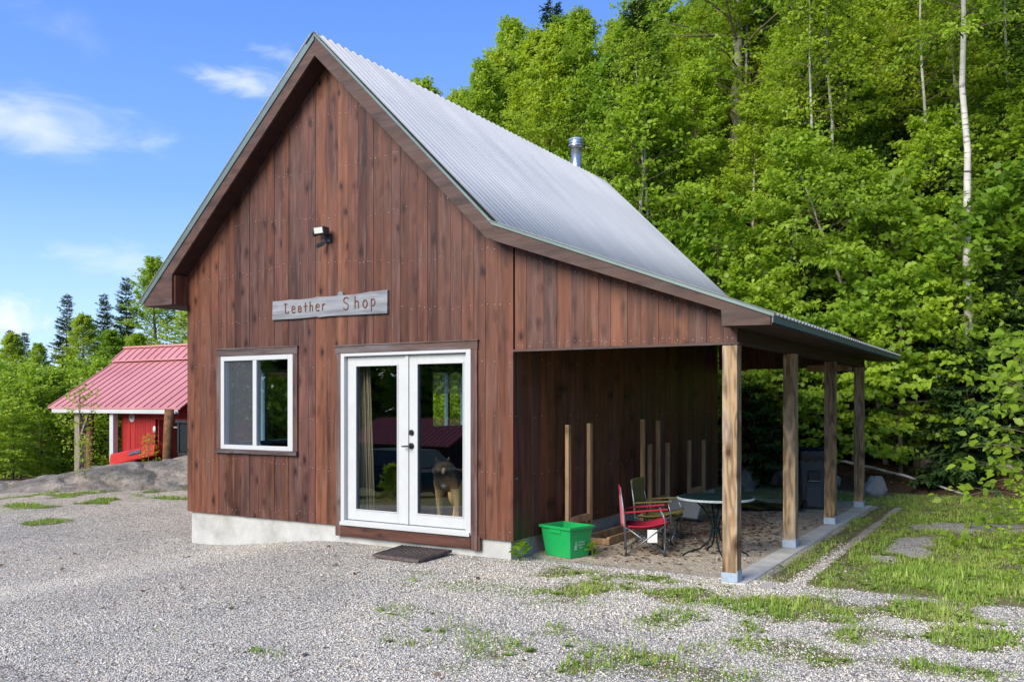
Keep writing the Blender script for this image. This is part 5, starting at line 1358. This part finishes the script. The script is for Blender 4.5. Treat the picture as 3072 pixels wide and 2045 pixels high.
# left background
LT = [('spruce_thin',201,44,877,'slim dark spruce, left of three tall pointed spruces beyond the shed'),('spruce',312,42,877,'broad dark spruce, middle of three beyond the shed'),('spruce',378,41,826,'tallest dark spruce, right of three beyond the shed'),
      ('spruce_thin',74,50,992,'small far spruce tip near the left edge'),('broad_b',232,37,955,'bright yellow-green tree left of the shed roof'),('broad_a',480,37,790,'leafy green tree between shed roof and shop eave'),
      ('broad_b',560,34,850,'bright green tree just behind the left shop corner'),('broad_a',120,36,1040,'green tree at left beyond the ledge'),('broad_b',20,42,1010,'pale green far tree at the left edge'),('broad_c',-70,38,1010,'green tree leaving the frame at left'),
      ('broad_c',330,36,1000,'green tree behind the shed ridge'),('broad_a',430,33,1010,'bright green tree above the shed ridge'),('broad_b',60,31,1120,'low yellow-green tree at the left edge'),('spruce_thin',265,31,1120,'dark conifer behind the shed corner post'),
      ('spruce',200,33,1090,'dense dark conifer left of the shed'),('broad_a',150,28.5,1150,'bushy tree beside the left end of the shed roof'),('spruce_thin',30,55,985,'hazy far spruce at the left edge')]
for key, px, d, yt, lb in LT:
    x, y = at(px, d); H = 1.79+(1205-yt)/2657.24*d-gz(x, y)
    plant(key, x, y, H, lb, 'trees beyond the shed', wide=1.15 if key.startswith('broad') else 1.)
for k, (px, d, H, lb) in enumerate([(40,24,1.7,'bushy shrub at the left edge beyond the ledge'),(120,25.5,2.6,'second shrub from the left beyond the ledge'),(185,26,1.5,'shrub just left of the shed corner post'),(-30,23,2.0,'shrub half outside the left edge'),
                                    (300,30,3.0,'bright shrub seen between the shed posts'),(335,29,2.6,'bright shrub against the white corner trim'),(90,30,3.4,'taller shrub behind the left row'),(260,31,3.4,'shrub behind the shed corner post'),(10,28,3.0,'broad shrub at the far left'),(150,29,3.2,'rounded shrub left of the shed eave')]):
    x, y = at(px, d); plant('bush' if k % 3 else 'maple_a', x, y, H, lb, 'shrubs beyond the ledge', wide=1.3)
x, y = at(236, 20.5); plant('sapling', x, y, 2.1, 'thin sapling in front of the grey shed post on the ledge')
x, y = at(252, 18.2); plant('sapling', x, y, 1.0, 'small thin seedling at the foot of the rock ledge')
x, y = at(444, 20.5); plant('sapling', x, y, .95, 'little yellow sapling in front of the red tractor')
# trees mirrored in the glass doors, down the slope behind the camera
for k, (x, y, H, key) in enumerate([(-46,-52,17,'spruce'),(-41,-54,18,'spruce'),(-36,-55,17,'spruce'),(-31,-56,19,'spruce'),(-50,-47,17,'spruce'),(-26,-55,18,'spruce'),(-21,-54,17,'spruce'),(-54,-42,16,'spruce'),(-38,-48,13,'broad_c'),(-30,-50,14,'broad_a'),(-44,-45,13,'broad_c'),(-16,-52,18,'spruce'),(-58,-36,16,'spruce')]):
    plant(key, x, y, H, '%s behind the barn mirrored in the glass doors' % KN[key][1], 'trees mirrored in the glass doors')
def mirrored_wood():
    rng = NR(78); n = 42000; x = rng.uniform(-95, 0, n); y = -57-(.12*(x+30))+rng.uniform(-5, 5, n); zg = ground_z(x, y)
    z = zg+(15+6*vnoise(x*.15, y*.15, 3))*rng.random(n)
    P = np.stack([x, y, z], 1); D = rng.normal(0, 1, (n, 3)); Nn = np.array([0, .3, 1.])+rng.normal(0, .5, (n, 3))
    V, F = leaves(P, D, Nn, rng.uniform(.5, 1.1, n), OVATE, rng)
    me = np_mesh('far_wood', V, F, M['leaf_mid'], np.clip(.6*vnoise(x*.3, z*.3, 8)+.4*rng.random(n), 0, 1))
    o = bpy.data.objects.new('far_wood', me); link(o); tag(o, kind='stuff')
mirrored_wood()
for x, y, H in ((-8.2, 10.5, 3.2), (-10.5, 13.5, 4.0), (-12.6, 15, 4.6), (-9.0, 15.5, 5.0), (-13.5, 12, 3.6), (-16.2, 12.4, 6.5), (-14.6, 11.4, 5.5), (-18.8, 14.6, 7.5), (-17.2, 14.8, 7.0)):
    plant('bush', x, y, H, 'bright bushes behind the shop seen through its windows', 'bushes seen through the windows')
# the wood goes on to the right of the frame
for k, (x, y, H, key) in enumerate([(8.2,11,12,'broad_a'),(14,6.5,15,'broad_b'),(11.5,9,13,'broad_c'),(8.0,14,13,'broad_b'),(12,6,14,'spruce'),(10,9,6,'fir')]):
    plant(key, x, y, H, '%s of the wood beyond the right edge' % KN[key][1], 'trees beyond the right edge')
plant('bush', -9.3, -9.6, .75, 'low dark shrub mirrored in the left glass door')
# weeds beside the foundation
def weed(loc, n, L, label, seed):
    rng = NR(seed); P = np.zeros((n, 3)); a = np.arange(n)*2.4; e = rng.uniform(.3, 1.1, n)
    h = rng.uniform(.02, .16, n); P[:, 2] = h; P[:, 0] = np.cos(a)*.03; P[:, 1] = np.sin(a)*.03
    D = np.stack([np.cos(a)*np.cos(e), np.sin(a)*np.cos(e), np.sin(e)*.6], 1)
    V, F = leaves(P, D, np.array([0, 0, 1.])+rng.normal(0, .25, (n, 3)), L*rng.uniform(.7, 1.2, n), OVATE, rng, 1.5, 1.)
    me = np_mesh('weed_leaves', V, F, M['leaf_mid'], rng.random(n)); r = empty('weed_plant', loc); tag(r, label, 'weed')
    link(bpy.data.objects.new('leaves', me), r)
    mb = MB()
    for k in range(0, n, 2): mb.tube([(0, 0, -.02), (P[k, 0], P[k, 1], P[k, 2])], .003, 4)
    mb.build('stem', M['leaf_mid'], r, local=True)
weed((.05, .05, .15), 14, .10, 'broad-leaved weed growing at the concrete corner left of the green bin', 1)
weed((.62, .62, .14), 11, .09, 'low leafy weed between the green bin and the red chair', 2)

# ================================================================== ground cover (nobody could count it)
def in_view(x, y, marg=700):
    dx, dy = x-4.7137, y+7.9468; c, s = math.cos(.5367), math.sin(.5367)
    d = -s*dx+c*dy; r = c*dx+s*dy; px = 1536+2657.24*r/np.maximum(d, .01)
    return (d > 4.6) & (px > -marg) & (px < 3072+marg), d
def grass():
    rng = NR(5); n = 1400000
    x = rng.uniform(-13.5, 8.2, n); y = rng.uniform(-4.6, 9.6, n)
    ok, d = in_view(x, y); m = grass_mask(x, y)
    right = sstep(2.48, 2.8, x)*sstep(.3, .8, y)*(1-sstep(9.2, 9.8, y))
    m = np.maximum(m, right*.85*(np.abs(x-2.80) > .10))
    for cx, cy, rx, ry in ((3.9,5.1,.7,.5),(4.4,5.3,.5,.5),(3.45,3.1,.22,.75),(3.3,2.2,.16,.3)): m = m*sstep(.4, 1.4, np.hypot((x-cx)/rx, (y-cy)/ry)+(fbm(x*3.3, y*3.3, 77, 4)-.5)*1.6)
    cl = fbm(x*3.1, y*3.1, 31, 4); cl2 = vnoise(x*9, y*9, 14)
    m = m*sstep(.24, .56, cl+.22*(cl2-.5)+.20*(m-.5))*(.45+.55*vnoise(x*17, y*17, 71)**1.5*1.6)
    m = np.maximum(m, .30*ell(x, y, MOSS)*sstep(.46, .58, cl)); m = np.maximum(m, .05*sstep(.56, .66, cl)*sstep(-3, 1, x)*sstep(2, .5, y))
    keep = ok & (rng.random(n) < np.minimum(m, 1)*1.0*np.clip(9/d, .5, 1.3))
    keep &= ~((x > -5.1) & (x < .1) & (y > -.05) & (y < 7))
    x = x[keep]; y = y[keep]; m = m[keep]; n = len(x)
    z = ground_z(x, y)
    P = np.stack([x, y, z-.004], 1)
    a = rng.uniform(0, 6.28, n); lean = rng.uniform(.15, 1.6, n)
    D = np.stack([np.cos(a)*lean, np.sin(a)*lean, np.ones(n)], 1)
    Nn = np.stack([np.cos(a), np.sin(a), np.full(n, .35)], 1)
    L = rng.uniform(.022, .06, n)*(.5+.6*np.clip(m, 0, 1.2))
    tall = rng.random(n) < .05*sstep(.45, .7, vnoise(x*3, y*3, 91))*3; L = np.where(tall, L*1.9, L)
    blade = np.array([(0, .05), (.55, .045), (1, 0), (.55, -.045), (0, -.05)])
    V, F = leaves(P, D, Nn, L, blade, rng, 1.3, 1.1)
    tint = np.clip(.6*vnoise(x*2.2, y*2.2, 3)+.45*rng.random(n)-.05, 0, 1)
    me = np_mesh('grass', V, F, M['grass'], tint); o = bpy.data.objects.new('grass', me); link(o); tag(o, kind='stuff'); print('grass', n)
    # broad leaves of plantain and dandelion among the grass
    n2 = 1900; sel = rng.choice(n, n2, p=m/m.sum()); PP = []; DD = []
    for i in sel:
        k = rng.integers(4, 9); aa = rng.uniform(0, 6.28)+np.arange(k)*2.4
        PP.append(np.repeat(P[i:i+1]+np.array([0, 0, .006]), k, 0)); e = rng.uniform(.25, .9, k)
        DD.append(np.stack([np.cos(aa), np.sin(aa), e], 1))
    PP = np.concatenate(PP); DD = np.concatenate(DD); q = len(PP)
    V, F = leaves(PP, DD, np.array([0, 0, 1.])+rng.normal(0, .2, (q, 3)), rng.uniform(.025, .075, q), OVATE, rng, .62, 1.)
    me = np_mesh('ground_weeds', V, F, M['weed'], rng.random(q)*.7+.1); o = bpy.data.objects.new('ground_weeds', me); link(o); tag(o, kind='stuff')
grass()
def pebbles():
    rng = NR(9); n = 500000
    x = rng.uniform(-9.5, 8.0, n); y = rng.uniform(-4.7, 3.0, n)
    ok, d = in_view(x, y, 700)
    gm = grass_mask(x, y); sand = (x > -.1) & (x < 2.42) & (y > .2)
    inside = (x > -5.1) & (x < .0) & (y > .0)
    onmat = (x > -1.5) & (x < -.7) & (y > -.66) & (y < -.02)
    lawn = (x > 2.4) & (y > .3) & (np.abs(x-2.8) > .09)
    fines = .55+.45*sstep(.40, .58, fbm(x*.8, y*.8+.4*x, 44, 4))
    keep = ok & ~inside & ~onmat & (rng.random(n) < fines*np.clip(7.5/d, 0, 1.2)**2.4*(1-.8*np.clip(gm, 0, 1))*np.where(sand, .06, 1)*np.where(lawn, .1, 1))
    x = x[keep]; y = y[keep]; n = len(x)
    r = np.clip(rng.lognormal(math.log(.0054), .34, n), .003, .017)
    big = rng.random(n) < .004; r = np.where(big, r*1.8, r)
    z = ground_z(x, y)+r*.12
    O = np.array([(1,0,0),(0,1,0),(-1,0,0),(0,-1,0),(.1,.05,.62),(0,0,-.6)], float)
    T = np.array([(0,1,4),(1,2,4),(2,3,4),(3,0,4),(1,0,5),(2,1,5),(3,2,5),(0,3,5)])
    a = rng.uniform(0, 6.28, n); ca, sa = np.cos(a), np.sin(a)
    Vv = O[None]*(.7+.6*rng.random((n, 6, 1)))*r[:, None, None]*np.stack([1+.5*rng.random(n), .8+.3*rng.random(n), .8+.5*rng.random(n)], 1)[:, None, :]
    tx = rng.normal(0, .35, n)[:, None]; Vv[..., 2] += tx*Vv[..., 0]
    X = Vv[..., 0]*ca[:, None]-Vv[..., 1]*sa[:, None]+x[:, None]; Y = Vv[..., 0]*sa[:, None]+Vv[..., 1]*ca[:, None]+y[:, None]; Z = Vv[..., 2]+z[:, None]
    V = np.stack([X, Y, Z], -1).reshape(-1, 3); F = (T[None]+np.arange(n)[:, None, None]*6).reshape(-1, 3)
    me = np_mesh('gravel', V, F, M['pebble'], np.repeat(rng.random(n), 8)); o = bpy.data.objects.new('gravel', me); link(o); tag(o, kind='stuff'); print('pebbles', n)
pebbles()
def litter():
    rng = NR(12); n = 2600
    x = np.concatenate([rng.normal(1.1, .65, n//2), rng.uniform(-2, 6, n//2)]); y = np.concatenate([rng.normal(3.0, 1.6, n//2), 9.7+np.abs(rng.normal(0, .9, n//2))])
    ok = ((x > .12) & (x < 2.15) & (y > .5) & (y < 7)) | (y > 9)
    x = x[ok]; y = y[ok]; x = np.concatenate([x, rng.uniform(-7, 4.5, 70)]); y = np.concatenate([y, rng.uniform(-4, -.2, 70)]); n = len(x)
    P = np.stack([x, y, ground_z(x, y)+.008], 1); D = rng.normal(0, 1, (n, 3))*np.array([1, 1, .15])
    V, F = leaves(P, D, np.array([0, 0, 1.])+rng.normal(0, .3, (n, 3)), rng.uniform(.03, .075, n), OVATE, rng, 1.1, .5)
    me = np_mesh('leaf_litter', V, F, M['litter'], rng.random(n)); o = bpy.data.objects.new('leaf_litter', me); link(o); tag(o, kind='stuff')
litter()

CLOUD = (2.2, 2.3, 2.5); EXPO = 1.68
# ================================================================== camera, light, sky
cam = bpy.data.cameras.new('camera'); co = bpy.data.objects.new('camera', cam); link(co)
co.location = (4.7137, -7.9468, 1.7884); co.rotation_euler = (PI/2, 0, .5367)
cam.sensor_width = 36; cam.lens = 36*2657.24/3072; cam.shift_y = (1205.36-1022.5)/3072; cam.clip_end = 600; cam.clip_start = .1
scene.camera = co
SUN = Vector((-.13, -.80, .52)).normalized()
elev = math.asin(SUN.z); az = math.atan2(SUN.x, SUN.y)
sl = bpy.data.lights.new('sun', 'SUN'); sl.energy = 1.75; sl.angle = math.radians(36); sl.color = (1, .92, .78)
so = bpy.data.objects.new('sun', sl); link(so); so.rotation_euler = (-SUN).to_track_quat('-Z', 'Y').to_euler(); so.location = SUN*40
w = bpy.data.worlds.new('World'); scene.world = w; w.use_nodes = True
nt = w.node_tree; nt.nodes.clear(); g = G(nt)
out = nt.nodes.new('ShaderNodeOutputWorld'); bg = nt.nodes.new('ShaderNodeBackground')
sky = nt.nodes.new('ShaderNodeTexSky'); sky.sky_type = 'NISHITA'; sky.sun_disc = False; sky.sun_elevation = elev; sky.sun_rotation = az
sky.air_density = 1.0; sky.dust_density = .6; sky.ozone_density = 1.6
dirv = g.n('TexCoord').outputs['Generated']
# thin wisps of cirrus: stretched noise inside soft patches of the sky
def wisp(center, rx, rz, lo, hi, amt):
    c = Vector(center).normalized()
    right = c.cross(Vector((0, 0, 1))).normalized(); up = right.cross(c)
    a = g.n('VectorMath', operation='DOT_PRODUCT'); g.put(a.inputs[0], dirv); a.inputs[1].default_value = right
    b = g.n('VectorMath', operation='DOT_PRODUCT'); g.put(b.inputs[0], dirv); b.inputs[1].default_value = up
    f = g.n('VectorMath', operation='DOT_PRODUCT'); g.put(f.inputs[0], dirv); f.inputs[1].default_value = c
    cm = g.n('CombineXYZ'); g.put(cm.inputs[0], g.math('MULTIPLY', a.outputs['Value'], 1/rx)); g.put(cm.inputs[1], g.math('MULTIPLY', b.outputs['Value'], 1/rz))
    n = g.noise(g.scale(cm.outputs[0], (1.2, .9, 1)), 1.1, 6, .55, .6)
    d = g.n('VectorMath', operation='LENGTH'); g.put(d.inputs[0], cm.outputs[0])
    m = g.math('SUBTRACT', g.math('ADD', n, .35), g.math('MULTIPLY', d.outputs['Value'], .5))
    m = g.maprange(m, lo, hi, 0, amt, True)
    return g.math('MULTIPLY', m, g.math('GREATER_THAN', f.outputs['Value'], 0))
def cdir(px, py):
    r = (px-1536)/2657.24; z = -(py-1205.36)/2657.24; c, s = math.cos(.5367), math.sin(.5367)
    return (c*r-s, s*r+c, z)
cl = None
for args in ((cdir(90, 365), .10, .030, .2, 1.0, .7), (cdir(735, 245), .055, .016, .25, 1.0, .7), (cdir(20, 950), .032, .024, .25, .8, .75), (cdir(380, 780), .10, .03, .45, .9, .35), (cdir(850, 160), .05, .016, .5, .9, .25), (cdir(200, 60), .12, .05, .6, 1.1, .2)):
    x = wisp(*args); cl = x if cl is None else g.math('MAXIMUM', cl, x)
sepd = g.n('SeparateXYZ'); g.put(sepd.inputs[0], dirv)
grad = g.ramp(sepd.outputs[2], [(0, (.42, .60, .86)), (.10, (.30, .50, .86)), (.22, (.135, .31, .77)), (.42, (.068, .20, .66)), (1, (.05, .15, .50))])
grad = g.mix(1, grad, (2.75, 2.75, 2.75), 'MULTIPLY')
skyc = g.mix(.88, sky.outputs[0], grad)
c = g.mix(cl, skyc, CLOUD)
nt.links.new(c, bg.inputs[0]); bg.inputs[1].default_value = .15
nt.links.new(bg.outputs[0], out.inputs[0])
vs = scene.view_settings; vs.view_transform = 'Standard'; vs.look = 'None'; vs.exposure = EXPO; vs.gamma = 1; vs.use_curve_mapping = False
cy = scene.cycles
cy.use_denoising = True
try: cy.denoiser = 'OPENIMAGEDENOISE'; cy.denoising_input_passes = 'RGB_ALBEDO_NORMAL'
except Exception: pass
cy.max_bounces = 8; cy.diffuse_bounces = 3; cy.glossy_bounces = 3; cy.transmission_bounces = 4; cy.transparent_max_bounces = 12
cy.use_adaptive_sampling = True; cy.adaptive_threshold = .01
cy.caustics_reflective = False; cy.caustics_refractive = False; cy.sample_clamp_indirect = 6
